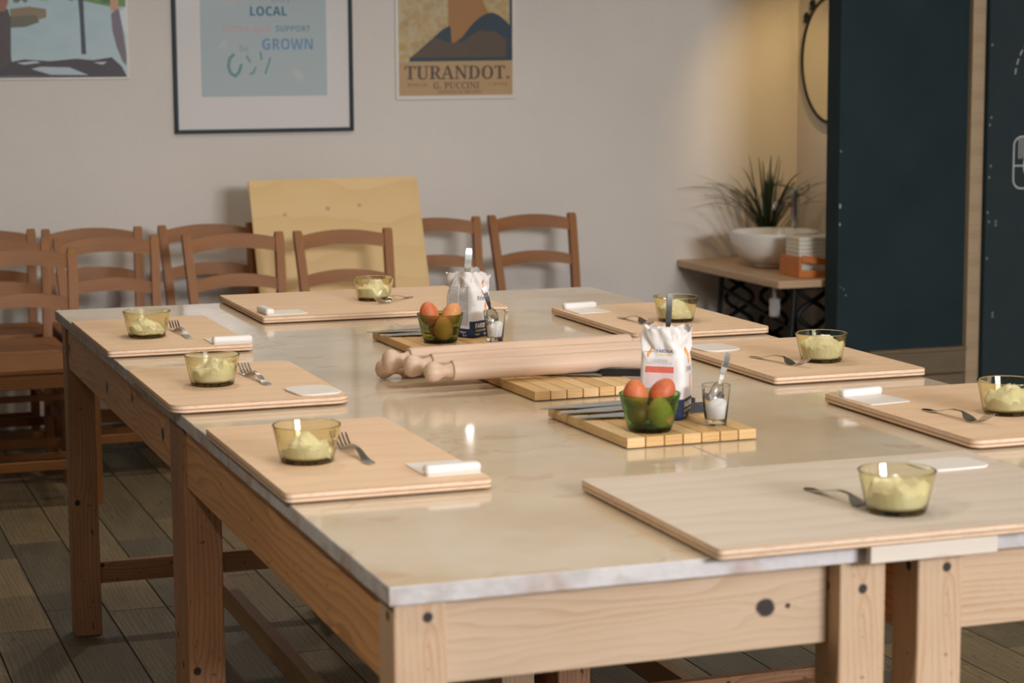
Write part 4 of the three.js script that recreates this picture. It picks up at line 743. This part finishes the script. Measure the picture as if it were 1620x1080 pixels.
function bagGeo(sd, H, collarFlare, peaks) {
  const a = 0.04, b = 0.0375, per = 2 * (0.08 + 0.075), nu = 124, nv = 60, pos = [], uv = [], idx = [];
  for (let j = 0; j <= nv; j++) {
    const v = j / nv;
    for (let i = 0; i <= nu; i++) {
      const u = i / nu, s = u * per;
      let x, z;
      if (s <= 0.08) { x = -a + s; z = b; } else if (s <= 0.155) { x = a; z = b - (s - 0.08); } else if (s <= 0.235) { x = a - (s - 0.155); z = -b; } else { x = -a; z = -b + (s - 0.235); }
      const n = 7 - 3.5 * smooth(0.5, 1, v), k = 1 / Math.pow(Math.pow(Math.abs(x / a), n) + Math.pow(Math.abs(z / b), n), 1 / n);
      x *= k; z *= k;
      const foot = smooth(0, 0.05, v), up = smooth(0.68, 0.8, v), lip = smooth(0.8, 0.92, v);
      let w = (0.9 + 0.1 * foot) * (1 + 0.05 * Math.sin(Math.PI * clamp(v / 0.75))) * (1 - 0.07 * up) * (1 + collarFlare * lip);
      const cu = Math.cos(2 * Math.PI * u), su = Math.sin(2 * Math.PI * u);
      const cr1 = noise((cu + 2) * 3, (su + 2) * 3 + v * 9, 64, 64, sd) - 0.5, cr2 = noise((cu + 2) * 8, (su + 2) * 8 + v * 24, 256, 256, sd + 5) - 0.5, amp = 0.0012 + 0.008 * up;
      const len = Math.hypot(x, z) || 1, off = cr1 * amp * 1.5 + cr2 * amp * 0.4;
      x = x * w + x / len * off; z = z * w + z / len * off;
      let y = v * H; if (v > 0.8) y += (v - 0.8) / 0.2 * (peaks * (noise((cu + 3) * 1.7, (su + 3) * 1.7, 64, 64, sd + 8) - 0.4) + 0.006 * cr2);
      pos.push(x, y, z); uv.push(u, clamp(v * H / 0.17, 0, 0.995));
    }
  }
  for (let j = 0; j < nv; j++) for (let i = 0; i < nu; i++) { const k = j * (nu + 1) + i; idx.push(k, k + 1, k + nu + 2, k, k + nu + 2, k + nu + 1); }
  const c = pos.length / 3; pos.push(0, 0.0006, 0); uv.push(0.1, 0.02); for (let i = 0; i < nu; i++) idx.push(c, i + 1, i);
  const g = new THREE.BufferGeometry(); g.setAttribute('position', new THREE.Float32BufferAttribute(pos, 3)); g.setAttribute('uv', new THREE.Float32BufferAttribute(uv, 2)); g.setIndex(idx); g.computeVertexNormals();
  return g;
}
function addBag(label, x, z, turn, sd, H, flare, peaks) {
  const t = thing('flour_bag', label, 'flour bag', [x, CBT, z], turn, 'open paper flour bags');
  mesh('paper', bagGeo(sd, H, flare, peaks), bagMat, t);
  const fl = mesh('flour_fill', at(flourGeo(sd + 40, 0.028, 0.01, 0.006, 0), 0, H * 0.62, 0), M.flour, t);
  fl.scale.set(0.95, 1, 0.9);
}
addBag('open paper flour bag with long small print, behind the olive egg bowl', 0.836, -2.195, -0.98 + Math.PI, 511, 0.152, 0.13, 0.026);
addBag('open paper flour bag with a red band, behind the bright green egg bowl', 0.812, -0.962, -0.66, 523, 0.166, 0.06, 0.014);

function addSpoon(label, mat, x, y, z, L, azim, lean, w = 0.009) {            // bowl end down at x, y, z; handle rising
  const t = thing('steel_spoon', label, 'spoon', [x, y, z], azim);
  t.rotation.set(0, azim, -lean, 'YXZ');
  const h = []; for (let i = 0; i <= 14; i++) { const q = i / 14; h.push([V(0, 0.04 + (L - 0.04) * q, 0.0025 * Math.sin(q * 3)), V(0.003 + (w - 0.003) * smooth(0.0, 0.45, q) * (i === 14 ? 0.7 : 1), 0, 0), V(0, 0, 0.0011)]); }
  mesh('handle', loft(h, 1), mat, t);
  const b = new THREE.SphereGeometry(1, 20, 10, 0, Math.PI * 2, 0, Math.PI / 2).scale(0.014, 0.008, 0.022).rotateX(-Math.PI / 2).translate(0, 0.022, 0);
  mesh('bowl', b, std({ color: 0xc9c9c6, metalness: 1, roughness: 0.16, side: THREE.DoubleSide }), t);
}
addSpoon('large shiny spoon standing in the flour bag with long small print', M.steel, 0.828, CBT + 0.085, -2.20, 0.125, 0, 0.1, 0.0085);
addSpoon('spoon with dark handle standing in the flour bag with a red band', M.darkSteel, 0.812, CBT + 0.11, -0.965, 0.118, 0, 0.06, 0.0055);

// salt glasses
const glassGeo = lathe([[0.0005, 0.0], [0.0185, 0.0], [0.0195, 0.0015], [0.0262, 0.072], [0.0258, 0.0735], [0.0248, 0.073], [0.0186, 0.0115], [0.0005, 0.0095]], 48);
function saltGlass(label, saltLabel, x, z, sd) {
  const t = thing('small_glass', label, 'glass', [x, CBT, z], 0, 'small glasses of salt');
  mesh('tumbler', glassGeo, M.tumbler, t);
  const g = lathe([[0.0005, 0.0115], [0.0182, 0.0125], [0.0205, 0.036], [0.015, 0.041], [0.006, 0.045], [0.0005, 0.045]], 32), p = g.attributes.position;
  for (let i = 0; i < p.count; i++) if (p.getY(i) > 0.03) p.setY(i, p.getY(i) + p.getX(i) * 0.25 + (noise(p.getX(i) * 300 + 40, p.getZ(i) * 300 + 40, 64, 64, sd) - 0.5) * 0.003);
  g.computeVertexNormals();
  const s = mesh('salt', g, M.salt); s.position.set(x, CBT, z); tag(s, saltLabel, 'salt', 'salt in the small glasses');
}
saltGlass('small clear tumbler of salt beside the flour bag with long small print', 'white salt in the tumbler beside the bag with long small print', 0.861, -2.075, 601);
saltGlass('small clear tumbler of salt beside the bright green egg bowl', 'white salt in the tumbler beside the bright green egg bowl', 0.863, -0.855, 607);
addSpoon('teaspoon leaning in the salt tumbler by the bag with long small print', M.darkSteel, 0.862, CBT + 0.038, -2.075, 0.095, 0, -0.3, 0.0055);
addSpoon('teaspoon leaning in the salt tumbler by the bright green egg bowl', M.steel, 0.859, CBT + 0.036, -0.858, 0.098, 0, 0.3, 0.0055);

scene.traverse((o) => { if (o.isMesh) { o.castShadow = true; o.receiveShadow = true; } });
renderer.render(scene, camera);
